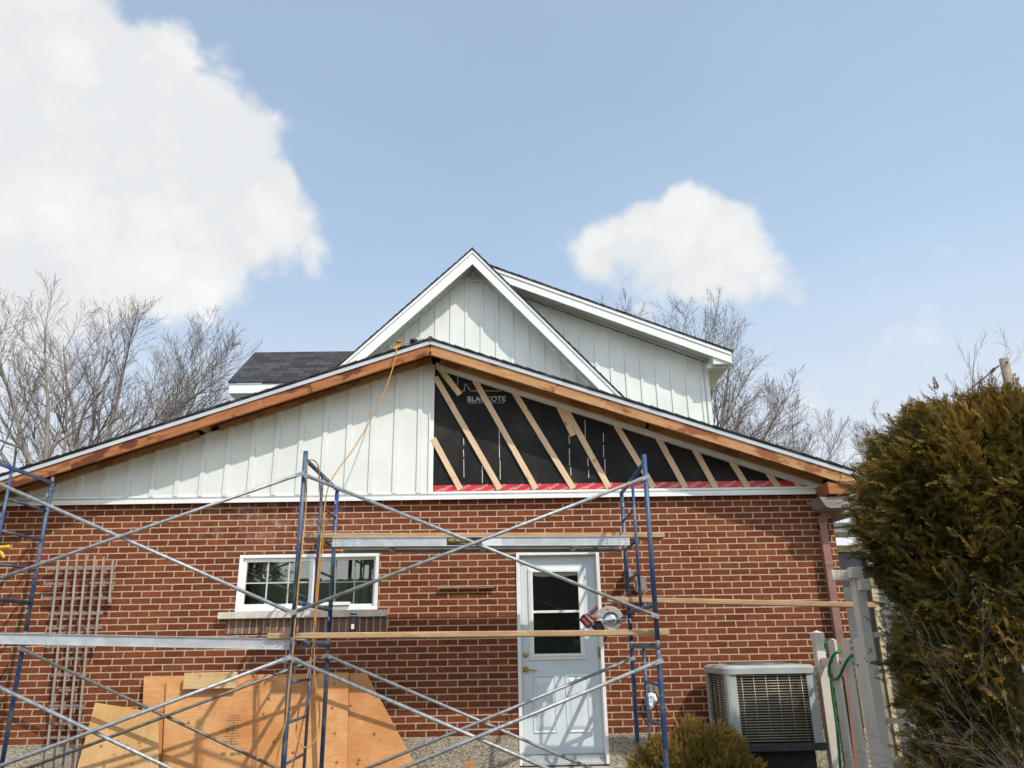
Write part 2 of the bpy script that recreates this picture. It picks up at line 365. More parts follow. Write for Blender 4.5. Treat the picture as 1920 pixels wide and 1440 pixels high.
M['grass'] = simple('spring lawn', (.085, .085, .030), (.15, .125, .06), 2.5, .95, bump=.5, bscale=80)
M['greenstripe'] = simple('green stripe', (.02, .22, .12), None, rough=.5)
M['beige'] = simple('beige header', (.48, .40, .24), None, rough=.6)
M['greywall'] = simple('grey blind panel', (.085, .09, .10), (.12, .125, .135), 3., .5)
M['paper'] = simple('white bag', (.62, .63, .66), (.75, .76, .78), 12., .5)
M['label_black'] = simple('black sticker', (.012, .010, .008), None, rough=.4)
M['label_gold'] = simple('gold sticker print', (.60, .40, .06), None, rough=.4)
M['label_white'] = simple('white sticker', (.60, .61, .62), None, rough=.5)

# ------------------------------------------------------------------ geometry helpers
def V(*a): return Vector(a)
class MB:
    def __init__(s): s.v = []; s.f = []; s.sm = []; s.tint = None
    def face(s, idx, sm=False): s.f.append(tuple(idx)); s.sm.append(sm)
    def hexa(s, p):
        b = len(s.v); s.v += [tuple(q) for q in p]
        for q in ((0, 3, 2, 1), (4, 5, 6, 7), (0, 1, 5, 4), (1, 2, 6, 5), (2, 3, 7, 6), (3, 0, 4, 7)): s.face([b+i for i in q])
        return s
    def box(s, x0, x1, y0, y1, z0, z1):
        return s.hexa([(x0, y0, z0), (x1, y0, z0), (x1, y1, z0), (x0, y1, z0), (x0, y0, z1), (x1, y0, z1), (x1, y1, z1), (x0, y1, z1)])
    def prism(s, poly, y0, y1):
        """poly: (x, z) outline extruded along y"""
        b = len(s.v); n = len(poly)
        s.v += [(x, y0, z) for x, z in poly] + [(x, y1, z) for x, z in poly]
        s.face(range(b, b+n)); s.face(range(b+2*n-1, b+n-1, -1))
        for i in range(n):
            j = (i+1) % n; s.face((b+i, b+n+i, b+n+j, b+j))
        return s
    def slab(s, pts, off):
        """polygon of 3-D points, extruded by vector off"""
        b = len(s.v); n = len(pts); off = Vector(off)
        s.v += [tuple(p) for p in pts] + [tuple(Vector(p)+off) for p in pts]
        s.face(range(b, b+n)); s.face(range(b+2*n-1, b+n-1, -1))
        for i in range(n):
            j = (i+1) % n; s.face((b+i, b+n+i, b+n+j, b+j))
        return s
    def bar(s, a, b_, w, h, up=(0, 0, 1)):
        a, b_ = Vector(a), Vector(b_); d = (b_-a).normalized(); u = Vector(up)
        side = d.cross(u)
        if side.length < 1e-4: side = d.cross(Vector((0, 1, 0)))
        side.normalize(); u = side.cross(d).normalized()
        sx, uz = side*(w/2), u*(h/2)
        return s.hexa([a-sx-uz, a+sx-uz, b_+sx-uz, b_-sx-uz, a-sx+uz, a+sx+uz, b_+sx+uz, b_-sx+uz])
    def tube(s, pts, r, n=8, cap=True):
        pts = [Vector(p) for p in pts]; m = len(pts)
        rs = r if isinstance(r, (list, tuple)) else [r]*m
        b = len(s.v); t0 = (pts[1]-pts[0]).normalized()
        ref = Vector((0, 0, 1)) if abs(t0.z) < .9 else Vector((1, 0, 0))
        u = t0.cross(ref).normalized()
        for i, p in enumerate(pts):
            t = (pts[min(i+1, m-1)]-pts[max(i-1, 0)])
            if t.length < 1e-9: t = t0.copy()
            t.normalize(); u = (u - t*u.dot(t))
            if u.length < 1e-6: u = t.orthogonal()
            u.normalize(); vv = t.cross(u)
            for k in range(n):
                a = 2*math.pi*k/n; q = p + (u*math.cos(a)+vv*math.sin(a))*rs[i]; s.v.append((q.x, q.y, q.z))
        for i in range(m-1):
            for k in range(n):
                k2 = (k+1) % n; s.face((b+i*n+k, b+i*n+k2, b+(i+1)*n+k2, b+(i+1)*n+k), True)
        if cap and n > 2:
            s.face([b+k for k in range(n-1, -1, -1)]); s.face([b+(m-1)*n+k for k in range(n)])
        return s
    def lathe(s, prof, c, axis='z', n=20):
        """prof: (r, h) along axis from point c"""
        b = len(s.v); c = Vector(c)
        for r, h in prof:
            for k in range(n):
                a = 2*math.pi*k/n; p, q = r*math.cos(a), r*math.sin(a)
                o = {'z': (p, q, h), 'y': (p, h, q), 'x': (h, p, q)}[axis]
                s.v.append(tuple(c+Vector(o)))
        for i in range(len(prof)-1):
            for k in range(n):
                k2 = (k+1) % n; s.face((b+i*n+k, b+i*n+k2, b+(i+1)*n+k2, b+(i+1)*n+k), True)
        s.face([b+k for k in range(n)]); s.face([b+(len(prof)-1)*n+k for k in range(n)])
        return s
    def sphere(s, c, r, n=10, sq=(1, 1, 1)):
        prof = []
        b = len(s.v); c = Vector(c); m = n//2+1
        for i in range(m+1):
            th = math.pi*(i+.02)/(m+.04)
            for k in range(n):
                a = 2*math.pi*k/n
                s.v.append((c.x+r*sq[0]*math.sin(th)*math.cos(a), c.y+r*sq[1]*math.sin(th)*math.sin(a), c.z+r*sq[2]*math.cos(th)))
        for i in range(m):
            for k in range(n):
                k2 = (k+1) % n; s.face((b+i*n+k, b+i*n+k2, b+(i+1)*n+k2, b+(i+1)*n+k), True)
        return s
    def mesh(s, name, off=(0, 0, 0), fix=True):
        me = bpy.data.meshes.new(name); o = Vector(off)
        me.from_pydata([(x-o.x, y-o.y, z-o.z) for x, y, z in s.v], [], s.f)
        me.polygons.foreach_set('use_smooth', s.sm)
        if fix:
            bm = bmesh.new(); bm.from_mesh(me); bmesh.ops.recalc_face_normals(bm, faces=bm.faces); bm.to_mesh(me); bm.free()
        if s.tint is not None:
            a = me.attributes.new('tint', 'FLOAT', 'POINT'); a.data.foreach_set('value', np.asarray(s.tint, dtype=np.float32))
        me.update(); return me
def wloc(o):
    l = Vector((0, 0, 0))
    while o: l += o.location; o = o.parent
    return l
def part(name, mb, mat, parent=None, bevel=0., local=False, fix=True, label=None):
    """link one mesh object; vertices are given in world space unless local"""
    off = Vector((0, 0, 0)) if (local or parent is None) else wloc(parent)
    me = mb.mesh(name, off, fix); me.materials.append(M[mat])
    o = bpy.data.objects.new(name, me); COL.objects.link(o); o.parent = parent
    if bevel:
        b = o.modifiers.new('bevel', 'BEVEL'); b.width = bevel; b.segments = 2; b.limit_method = 'ANGLE'; b.angle_limit = math.radians(50)
    if label: o['label'] = label
    return o
def tag(o, label, cat, group=None, kind=None):
    if kind: o['kind'] = kind
    else:
        o['label'] = label; o['category'] = cat
    if group: o['group'] = group
    return o
def thing(name, loc, label, cat, group=None):
    o = bpy.data.objects.new(name, None); o.empty_display_size = .2; COL.objects.link(o); o.location = loc
    return tag(o, label, cat, group)
def board(name, a, b, w, t, mat, parent, face=(0, -1, 0), bevel=.002, ends=(0, 0)):
    """a plank from a to b with its own axes (x along the grain); w is its face width, t its thickness along face"""
    a, b = Vector(a), Vector(b); d = (b-a); L = d.length; d.normalize()
    f = Vector(face); f = (f-d*f.dot(d)).normalized(); wv = d.cross(f)
    mb = MB(); e0, e1 = ends
    pts = [(-L/2+e0*w/2, w/2), (-L/2-e0*w/2, -w/2), (L/2-e1*w/2, -w/2), (L/2+e1*w/2, w/2)]
    mb.v = [(x, -t/2, z) for x, z in pts]+[(x, t/2, z) for x, z in pts]
    for q in ((0, 1, 2, 3), (7, 6, 5, 4), (0, 4, 5, 1), (1, 5, 6, 2), (2, 6, 7, 3), (3, 7, 4, 0)): mb.face(q)
    me = mb.mesh(name); me.materials.append(M[mat])
    o = bpy.data.objects.new(name, me); COL.objects.link(o); o.parent = parent
    yv = -f; zv = d.cross(yv)
    R = Matrix((d, yv, zv)).transposed()
    o.rotation_euler = R.to_euler(); o.location = (a+b)/2 - (wloc(parent) if parent else Vector())
    if bevel:
        bv = o.modifiers.new('bevel', 'BEVEL'); bv.width = bevel; bv.segments = 1
    return o
def text_mesh(name, txt, size, mat, loc, parent, rotz=0, ext=.0008, space=1., shear=0., squash=1., offset=0.):
    """flat lettering standing in the x-z plane, facing -y, centred on loc"""
    c = bpy.data.curves.new(name, 'FONT'); c.body = txt; c.size = size; c.align_x = 'CENTER'; c.align_y = 'CENTER'; c.space_character = space; c.extrude = ext; c.shear = shear; c.offset = offset
    tmp = bpy.data.objects.new(name+'_tmp', c); COL.objects.link(tmp)
    dg = bpy.context.evaluated_depsgraph_get()
    me = bpy.data.meshes.new_from_object(tmp.evaluated_get(dg)); bpy.data.objects.remove(tmp); bpy.data.curves.remove(c)
    Mx = Matrix.Rotation(math.pi/2, 4, 'X') @ Matrix.Rotation(rotz, 4, 'Z') @ Matrix.Diagonal((squash, 1, 1, 1))
    me.transform(Mx); me.materials.clear(); me.materials.append(M[mat]); me.name = name
    o = bpy.data.objects.new(name, me); COL.objects.link(o); o.parent = parent
    o.location = Vector(loc) - (wloc(parent) if parent else Vector())
    return o
def copy_tree(o, parent=None):
    c = o.copy(); COL.objects.link(c); c.parent = parent
    for ch in [q for q in COL.objects if q.parent == o]: copy_tree(ch, c)
    return c
def smooth_path(pts, n=6):
    P = [Vector(p) for p in pts]; out = []
    for i in range(len(P)-1):
        p0, p1, p2, p3 = P[max(i-1, 0)], P[i], P[i+1], P[min(i+2, len(P)-1)]
        for k in range(n):
            t = k/n
            out.append(.5*((2*p1)+(p2-p0)*t+(2*p0-5*p1+4*p2-p3)*t*t+(3*p1-p0-3*p2+p3)*t**3))
    out.append(P[-1]); return out

# ================================================================== SETTING: ground
g = MB(); N = 40
for j in range(N+1):
    for i in range(N+1):
        u, v2 = (i/N*2-1), (j/N*2-1)
        x, y = 300*u*abs(u)**1.6, 300*v2*abs(v2)**1.6
        g.v.append((x, y, .02*math.sin(x*1.3)*math.cos(y*1.7)*min(1, max(0, (abs(y)-.6))) - .01))
for j in range(N):
    for i in range(N): g.face((j*(N+1)+i, j*(N+1)+i+1, (j+1)*(N+1)+i+1, (j+1)*(N+1)+i), True)
tag(part('ground', g, 'grass'), None, None, kind='structure')

# ================================================================== HOUSE
XL, XR, ZB, ZT = -5.50, 3.690, .7335, 3.165      # brick wall
WX0, WX1, WZ0, WZ1 = -2.86, -1.335, 1.99, 2.592   # window opening
DX0, DX1, DZ0, DZ1 = .150, 1.060, .48, 2.572      # door opening
AX, AZ, SLL, SLR = -.785, 4.918, .332, .345       # ridge of the low gable
YO = -.42                                         # overhang plane
house = thing('brick_house', (-.9, 0, 0), 'red brick house with a half sided low gable below a tall white gable', 'house')
def zl(x, z0=AZ): return z0 - (SLL*(AX-x) if x < AX else SLR*(x-AX))

mb = MB(); TH = .20
mb.box(XL, WX0, 0, TH, ZB, ZT); mb.box(WX0, WX1, 0, TH, ZB, WZ0); mb.box(WX0, WX1, 0, TH, WZ1, ZT)
mb.box(WX1, DX0, 0, TH, ZB, ZT); mb.box(DX0, DX1, 0, TH, DZ1, ZT); mb.box(DX1, XR, 0, TH, ZB, ZT)
mb.box(XL, XL+TH, TH, 9, ZB, ZT); mb.box(XR-TH, XR, TH, 4.4, ZB, ZT)
wall = part('brick_wall', mb, 'brick', house)
mb = MB(); mb.box(XL-.012, DX0, -.014, TH, -.3, ZB); mb.box(DX1, XR+.012, -.014, TH, -.3, ZB); mb.box(DX0, DX1, .02, TH, -.3, DZ0-.02)
mb.box(XL-.012, XL+TH, TH, 9, -.3, ZB); mb.box(XR-TH, XR+.012, TH, 4.4, -.3, ZB)
part('foundation', mb, 'pebble', house)
# dark interior behind the openings
mb = MB(); mb.box(XL+TH, XR-TH, 2.2, 2.3, 0, 3.2); mb.box(XL+TH, XR-TH, TH, 2.2, .45, .5); mb.box(XL+TH, XR-TH, TH, 2.2, 2.85, 2.9)
part('room', mb, 'room', house)
mb = MB(); mb.box(-2.83, -2.12, .34, .38, 1.6, 2.56); mb.box(-2.10, -1.36, .30, .34, 1.6, 2.36)
part('green_blind', mb, 'insul', house)
mb = MB(); mb.box(-1.66, -1.44, .22, .29, 2.375, 2.50)
part('shelf_box', mb, 'roombox', house)
mb = MB(); mb.lathe([(.085, 0), (.09, .10), (.05, .13), (.02, .14)], (-2.62, .24, 1.99))
part('paint_tub', mb, 'bluewhite', house)

# siding with battens -------------------------------------------------------------
def siding(mb, x0, x1, zbot, ztop, y, spacing, x_first, rib_w=.050, rib_h=.019, th=.02, extra=()):
    """flat steel sheet under the curve ztop(x) with raised battens"""
    xs = sorted(set([x0, x1] + [e for e in extra if x0 < e < x1]))
    top = [(x, ztop(x)) for x in xs]
    mb.prism([(x0, zbot(x0))] + [(x1, zbot(x1))] + top[::-1], y, y+th)
    x = x_first
    while x < x1-rib_w:
        if x > x0+.01:
            a, b = x, x+rib_w; e = .004
            za, zb = ztop(a)-.003, ztop(b)-.003
            if min(za, zb)-max(zbot(a), zbot(b)) > .03:
                i = len(mb.v)
                for (xx, yy) in ((a-e, y), (a, y-rib_h), (b, y-rib_h), (b+e, y)):
                    mb.v.append((xx, yy, zbot(xx)+.001)); 
                for (xx, yy) in ((a-e, y), (a, y-rib_h), (b, y-rib_h), (b+e, y)):
                    mb.v.append((xx, yy, ztop(xx)-.003))
                for k in range(3): mb.face((i+k, i+k+1, i+5+k, i+4+k))
                mb.face((i, i+4, i+7, i+3)); mb.face((i+3, i+2, i+1, i)); mb.face((i+4, i+5, i+6, i+7))
        x += spacing
FZ = 3.225      # top of base flashing
mb = MB(); sx1 = -.815
siding(mb, -5.60, sx1, lambda x: FZ, lambda x: 4.785-.328*(AX-x), -.055, .2685, -5.51)
part('board_and_batten_siding', mb, 'siding', house, label='white board and batten siding on the left half of the low gable')
mb = MB(); mb.box(sx1, sx1+.012, -.075, -.01, FZ, 4.775); mb.box(sx1+.012, sx1+.050, -.030, -.018, FZ, 4.76)
k = FZ+.03
while k < 4.7: mb.box(sx1+.024, sx1+.036, -.0315, -.030, k, k+.014); k += .03
part('side_channel', mb, 'trim', house)
# black sheathing to the right
def chz(x): return 4.722-.349*(x+.72)
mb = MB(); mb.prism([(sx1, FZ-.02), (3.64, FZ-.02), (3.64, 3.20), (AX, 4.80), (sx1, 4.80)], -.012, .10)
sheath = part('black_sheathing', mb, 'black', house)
text_mesh('brand_lettering', 'BLACKOTE', .088, 'print', at(912, 748.5, -.0135), sheath, squash=1.02, offset=.0022)
text_mesh('small_print', 'FIBRE SHEATHING PANEL MADE IN CANADA', .021, 'print', at(912, 755.5, -.0135), sheath, squash=.98)
mb = MB()
lg = [(866, 733), (870.5, 733), (871.5, 721), (873.5, 719), (882, 733), (940, 733)]
for a, b in zip(lg, lg[1:]): mb.bar(at(*a, -.0135), at(*b, -.0135), .002, .009, (0, -1, 0)) if 0 else mb.bar(at(*a, -.0135), at(*b, -.0135), .0015, .008)
mb.bar(at(858, 704, -.0135), at(858.5, 722, -.0135), .008, .0015, (0, -1, 0))
part('printed_outline', mb, 'print', sheath)
for (x, y0, y1) in ((869, 822, 835), (869, 842.5, 857), (869.5, 861, 895), (904, 872, 906), (936, 806, 860), (937.5, 862, 899), (1067, 815, 832), (1067.5, 841, 873), (1070, 876, 892), (1097, 787, 830), (1102, 858, 874), (1103.5, 880, 896), (1131, 812, 829), (1131.5, 834, 857), (1134, 860, 891)):
    mb = MB(); mb.bar(at(x, y0, -.0135), at(x+.6, y1, -.0135), .008, .0015, (0, -1, 0)); part('caulk_line', mb, 'chalk', sheath)
# red membrane at the foot
mb = MB(); mb.prism([(sx1+.05, FZ-.01), (3.60, FZ-.01), (3.60, 3.235), (3.34, chz(3.34)), (3.30, 3.318), (sx1+.05, 3.318)], -.018, -.0125)
memb = part('red_membrane', mb, 'red', house)
k = 0; x = sx1+.11
while x < 3.3:
    text_mesh('membrane_lettering', 'RESISTO', .033, 'redprint', (x, -.0192, 3.252 if k % 2 == 0 else 3.287), memb, rotz=math.radians(27)) if x < 3.15 else None
    x += .100; k += 1
# rake channel (white, perforated) under the ledger on the right slope
mb = MB(); mb.slab([(-.75, -.060, 4.775), (3.60, -.060, 3.257), (3.60, -.060, 3.186), (-.75, -.060, 4.702)], (0, .045, 0))
x = -.70
while x < 3.5:
    z = 4.775-.349*(x+.75)-.030; mb.box(x, x+.012, -.0612, -.060, z-.004, z+.004); x += .03
part('rake_channel', mb, 'trim', house)
# strapping
for (x0, y0, x1, y1) in ((824, 690, 862.5, 740), (816.5, 707, 937.5, 917.5), (812, 822, 863.5, 918), (887.5, 708, 1005, 917), (964, 735, 1075, 916), (1048.5, 763, 1075, 817), (1061.5, 768, 1142, 915), (1154, 795, 1226, 915), (1234, 821, 1285.5, 915), (1301, 840, 1342, 915), (1371, 864, 1402.5, 914.5), (1438, 884, 1460, 914), (1491, 902, 1501, 914)):
    board('strapping', at(x0, y0, -.028), at(x1, y1, -.028), .066, .019, 'strap', house)
# base flashing, two stepped lips
mb = MB()
mb.box(-5.60, 3.66, -.066, -.02, FZ-.012, FZ+.012); mb.box(-5.60, 3.66, -.050, -.02, FZ-.045, FZ-.012)
mb.box(-5.60, 3.70, -.078, .0, FZ-.060, FZ-.045); mb.box(-5.60, 3.70, -.078, -.070, FZ-.078, FZ-.060)
part('base_flashing', mb, 'trim', house, bevel=.002)
# ledger boards against the wall, under the overhang
def seg(x0, x1, dz, sl, sgn): return None
for (xa, xb) in ((-5.7, -3.42), (-3.20, -1.9), (-1.895, -.80)):
    za, zb = 4.811-SLL*(AX-xa)-.05, 4.811-SLL*(AX-xb)-.05
    board('ledger_board', (xa, -.075, za+.045), (xb, -.075, zb+.045), .070, .038, 'ledger', house)
for (xa, xb) in ((-.70, 1.66), (1.70, 3.60)):
    za, zb = 4.815-SLR*(xa-AX)-.05, 4.815-SLR*(xb-AX)-.05
    board('ledger_board', (xa, -.075, za+.045-.008), (xb, -.075, zb+.045-.008), .070, .038, 'ledger', house)
mb = MB(); mb.box(-3.36, -3.30, -.36, -.03, 3.95, 4.02); part('lookout', mb, 'ledger', house)
# fascia boards
def fz(x): return (AZ-.117) - (SLL*(AX-x) if x < AX else SLR*(x-AX))
EL, ER = -5.95, 3.80
cuts = [EL, -4.62, -2.62, -2.10, AX]
for a, b in zip(cuts, cuts[1:]):
    board('fascia_board', (a+.001, YO+.02, fz(a)), (b-.001, YO+.02, fz(b)), .118, .038, 'fascia', house, ends=(0, 0) if b != AX else (0, 0))
cuts = [AX, .62, 3.66]
for a, b in zip(cuts, cuts[1:]):
    board('fascia_board', (a+.001, YO+.02, fz(a)), (b-.001, YO+.02, fz(b)), .118, .038, 'fascia_fresh', house)
board('fascia_board', (3.664, YO+.02, fz(3.664)), (ER, YO+.02, fz(ER)), .118, .038, 'fascia_fresh', house)
# drip edge
mb = MB()
dz0, dz1 = .060, .014
mb.prism([(EL, zl(EL, AZ-dz0)), (AX, AZ-dz0), (AX, AZ-dz1), (EL, zl(EL, AZ-dz1))], YO-.014, YO+.0)
mb.prism([(AX, AZ-dz0), (ER, zl(ER, AZ-dz0)), (ER, zl(ER, AZ-dz1)), (AX, AZ-dz1)], YO-.014, YO+.0)
part('drip_edge', mb, 'drip', house)
# roof slabs with a ragged shingle rake
mb = MB()
for (xa, xb, sl) in ((EL-.03, AX, SLL), (AX, ER+.03, SLR)):
    za, zb = zl(xa, AZ-.013), zl(xb, AZ-.013)
    mb.prism([(xa, za), (xb, zb), (xb, zb+.014), (xa, za+.014)], YO-.020, 4.2)
    n = int(abs(xb-xa)/.135)
    for i in range(n):
        x0, x1 = xa+(xb-xa)*i/n, xa+(xb-xa)*(i+1)/n; j = rnd.uniform(-.008, .004)
        hi0, hi1 = (.013, .024) if xa < AX-1 else (.024, .013)
        mb.prism([(x0, zl(x0, AZ)), (x1, zl(x1, AZ)), (x1, zl(x1, AZ)-.002+hi1), (x0, zl(x0, AZ)-.002+hi0)], YO-.026+j, YO+.6)
mb.tube([(AX, YO-.03, AZ+.004), (AX, 4.2, AZ+.004)], .03, 6)
part('main_roof', mb, 'shingle', house)
mb = MB()   # roof deck seen from below
mb.prism([(EL, zl(EL, AZ-.045)), (AX, AZ-.045), (AX, AZ-.02), (EL, zl(EL, AZ-.02))], YO+.042, 4.2)
mb.prism([(AX, AZ-.045), (ER, zl(ER, AZ-.045)), (ER, zl(ER, AZ-.02)), (AX, AZ-.02)], YO+.042, 4.2)
part('roof_deck', mb, 'ledger', house)
mb = MB(); mb.prism([(-5.6, FZ), (3.6, FZ), (3.6, 3.2), (AX, 4.86), (-5.6, 3.22)], .11, .2); part('gable_core', mb, 'dark', house)
# boxed eave return, right
a0, a1, a2, a3 = at(1551, 903, -.40), at(1603, 905, -.40), at(1603, 925, -.40), at(1555, 926, -.40)
mb = MB(); mb.slab([a0, a1, a2, a3], (0, .34, 0)); part('eave_return', mb, 'fascia', house, bevel=.003)
mb = MB(); mb.box(3.62, ER+.02, -.06, 4.2, zl(ER, AZ)-.22, zl(ER, AZ)-.17); mb.box(ER-.02, ER+.0, -.06, 4.2, zl(ER, AZ)-.17, zl(ER, AZ)-.03); part('eave_soffit', mb, 'ledger', house)
# old metal gutter end under it and the downspout
b0, b1, b2, b3, b4 = at(1536, 932, -.36), at(1606, 930, -.36), at(1604, 950, -.36), at(1558, 953, -.36), at(1549, 950, -.36)
mb = MB(); mb.slab([b0, b1, b2, b3, b4], (0, .34, 0)); mb.box(3.70, 3.98, -.02, 4.2, 2.93, 3.04); part('eave_gutter', mb, 'gutter', house, bevel=.003)
d0, d1 = at(1541, 985, -.075), at(1577.5, 1225, -.075)
mb = MB()
xx = (d0.x+d1.x)/2-.0
pts = [V(xx+.17, -.15, 3.0), V(xx+.13, -.14, 2.985), V(xx+.075, -.12, 2.95), V(xx+.03, -.095, 2.90), V(xx, -.075, 2.83), V(xx, -.075, 2.75)]
for a, b in zip(pts, pts[1:]): mb.bar(a, b+(b-a).normalized()*.008, .062 if 0 else .060, .082, (0, -1, 0) if 0 else (1, 0, 0))
mb.box(xx-.041, xx+.041, -.108, -.045, .12, 2.80)
for k in range(7):
    c = pts[1]+(pts[4]-pts[1])*(k/6); 
    mb.bar(c+V(0, 0, 0)-V(.004, 0, -.004), c+V(.004, 0, -.004), .068, .090, (1, 0, 0))
mb.box(xx-.044, xx+.044, -.111, -.043, 2.36, 2.40); mb.bar((xx-.05, -.06, 2.2), (xx+.05, -.06, 2.2), .07, .02)
part('downspout', mb, 'downspout', house, bevel=.004)

# window -------------------------------------------------------------------------
mb = MB(); f = .055; y0, y1 = -.012, .10
def ring(mb, x0, x1, z0, z1, f, y0, y1, fb=None):
    fb = f if fb is None else fb
    mb.box(x0, x1, y0, y1, z1-f, z1); mb.box(x0, x1, y0, y1, z0, z0+fb)
    mb.box(x0, x0+f, y0, y1, z0+fb, z1-f); mb.box(x1-f, x1, y0, y1, z0+fb, z1-f)
ring(mb, WX0+.003, WX1-.003, WZ0, WZ1-.003, .040, .005, .16)
win = part('window', mb, 'vinyl', house, bevel=.004)
mx = -2.075
mb = MB(); ring(mb, WX0+.043, mx+.025, WZ0+.040, WZ1-.043, .038, .03, .075); mb.box(mx-.014, mx+.030, .020, .0295, WZ0+.040, WZ1-.043)
part('sash', mb, 'vinyl', win, bevel=.003, label='white sliding sash on the left')
mb = MB(); ring(mb, mx+.026, WX1-.043, WZ0+.040, WZ1-.043, .026, .0601, .10)
part('sash', mb, 'vinyl', win, bevel=.003)
mb = MB(); mb.box(mx+.06, WX1-.30, -.03, .06, WZ0+.050, WZ0+.085); part('sill_rail', mb, 'vinyl', win, bevel=.003)
def pane(x0, x1, z0, z1, y, mat, par, cols, rows, mun='muntin', w_=.0075):
    mb = MB(); mb.box(x0, x1, y, y+.006, z0, z1); part('pane', mb, mat, par)
    mb = MB()
    for i in range(1, cols): xx = x0+(x1-x0)*i/cols; mb.box(xx-w_, xx+w_, y-.0055, y-.0005, z0, z1)
    for j in range(1, rows):
        zz = z0+(z1-z0)*j/rows
        for i in range(cols): mb.box(x0+(x1-x0)*i/cols+(w_ if i else 0), x0+(x1-x0)*(i+1)/cols-(w_ if i < cols-1 else 0), y-.0055, y-.0005, zz-w_*.9, zz+w_*.9)
    part('grille', mb, mun, par)
pane(WX0+.080, mx-.012, WZ0+.077, WZ1-.080, .05, 'glass', win, 3, 2)
M['muntin_grey'] = simple('painted dim muntin', (.20, .22, .19), None, rough=.5)  # greyer copy of the white muntin: dimness behind glass put into the colour
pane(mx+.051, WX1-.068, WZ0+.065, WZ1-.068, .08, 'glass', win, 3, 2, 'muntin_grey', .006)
mb = MB(); mb.box(-3.005, -1.226, -.075, .02, 1.918, 1.985); part('window_sill', mb, 'stone', house, bevel=.006)
mb = MB(); mb.box(-2.93, -1.22, -.010, .0, 1.768, 1.918); part('soldier_course', mb, 'soldier', house)

# door ---------------------------------------------------------------------------
mb = MB(); ring(mb, DX0+.002, DX1-.002, DZ0-.02, DZ1-.003, .034, -.018, .0, .0001); ring(mb, DX0+.002, DX1-.002, DZ0+.0, DZ1-.003, .028, .0003, .048, .0001); ring(mb, DX0+.002, DX1-.002, DZ0+.0, DZ1-.003, .045, .0483, .13, .0001)
part('door_frame', mb, 'vinyl', house, bevel=.004)
SX0, SX1, SZ0, SZ1 = DX0+.050, DX1-.050, DZ0+.070, DZ1-.050
GX0, GX1, GZ0, GZ1 = .280, .868, 1.455, 2.402
mb = MB(); y = .055
mb.box(SX0, SX1, y, y+.045, SZ0, GZ0+.03); mb.box(SX0, SX1, y, y+.045, GZ1-.03, SZ1)
mb.box(SX0, GX0+.03, y, y+.045, GZ0+.03, GZ1-.03); mb.box(GX1-.03, SX1, y, y+.045, GZ0+.03, GZ1-.03)
door = part('door', mb, 'doorpaint', house)
mb = MB()
ring(mb, GX0, GX1, GZ0, GZ1, .046, .036, .0549, .06); ring(mb, GX0+.018, GX1-.018, GZ0+.03, GZ1-.018, .030, .028, .0359)
mb.box(GX0+.046, GX1-.046, .034, .054, 1.927, 1.953)
lite = part('door_window_frame', mb, 'vinyl', door, bevel=.003)
mb = MB(); mb.box(GX0+.040, GX1-.040, .060, .066, GZ0+.045, GZ1-.040); part('pane', mb, 'glassdark', door)
M['curtain'] = simple('dim blind', (.12, .135, .13), (.20, .215, .205), 2.2, .9, stretch=(5, 1, .6))
part('curtain', MB().box(.33, .822, .12, .125, 1.5, 2.36), 'curtain', door)
for (px0, px1) in ((.297, .548), (.640, .888)):
    z0, z1 = .745, 1.305
    mb = MB()
    # moulded rim, recess and raised field
    o = len(mb.v)
    for (ins, yy) in ((0, .0545), (.010, .044), (.022, .0545), (.030, .0542), (.066, .042), (.068, .042)):
        mb.v += [(px0+ins, yy, z0+ins), (px1-ins, yy, z0+ins), (px1-ins, yy, z1-ins), (px0+ins, yy, z1-ins)]
    for k in range(5):
        for q in range(4): mb.face((o+k*4+q, o+k*4+(q+1) % 4, o+k*4+4+(q+1) % 4, o+k*4+4+q))
    mb.face((o+20, o+21, o+22, o+23))
    part('door_panel', mb, 'doorpaint', door, fix=False)
hx = .236
mb = MB(); mb.lathe([(.031, .0), (.031, -.008), (.022, -.014), (.013, -.018), (.013, -.045)], (hx, .055, 1.362), 'y')
mb.tube(smooth_path([(hx, .008, 1.362), (hx+.04, .004, 1.361), (hx+.095, .006, 1.352), (hx+.11, .010, 1.350)]), .009, 8)
part('handle', mb, 'brass', door)
mb = MB(); mb.lathe([(.027, .0), (.027, -.008), (.020, -.013), (.012, -.014)], (hx, .055, 1.507), 'y'); part('deadbolt', mb, 'brass', door)
mb = MB(); mb.box(SX1-.010, SX1+.012, .040, .0478, 1.47, 1.57); mb.tube([(SX1+.0, .036, 1.465), (SX1+.0, .036, 1.575)], .007, 8); part('hinge', mb, 'brass', door)
mb = MB(); mb.box(DX0+.037, DX1-.037, -.02, .14, DZ0-.005, DZ0+.022); mb.box(DX0+.04, DX1-.04, -.045, -.0205, DZ0-.02, DZ0+.008); mb.box(DX0+.048, DX1-.048, .0, .12, DZ0+.022, DZ0+.066)
part('threshold', mb, 'alu', house, bevel=.003)
mb = MB(); mb.box(DX0-.12, DX1+.14, -.40, .0, .24, DZ0-.035); mb.box(DX0-.12, DX1+.14, -.75, -.42, 0, .23); part('door_step', mb, 'concrete', house, bevel=.012)

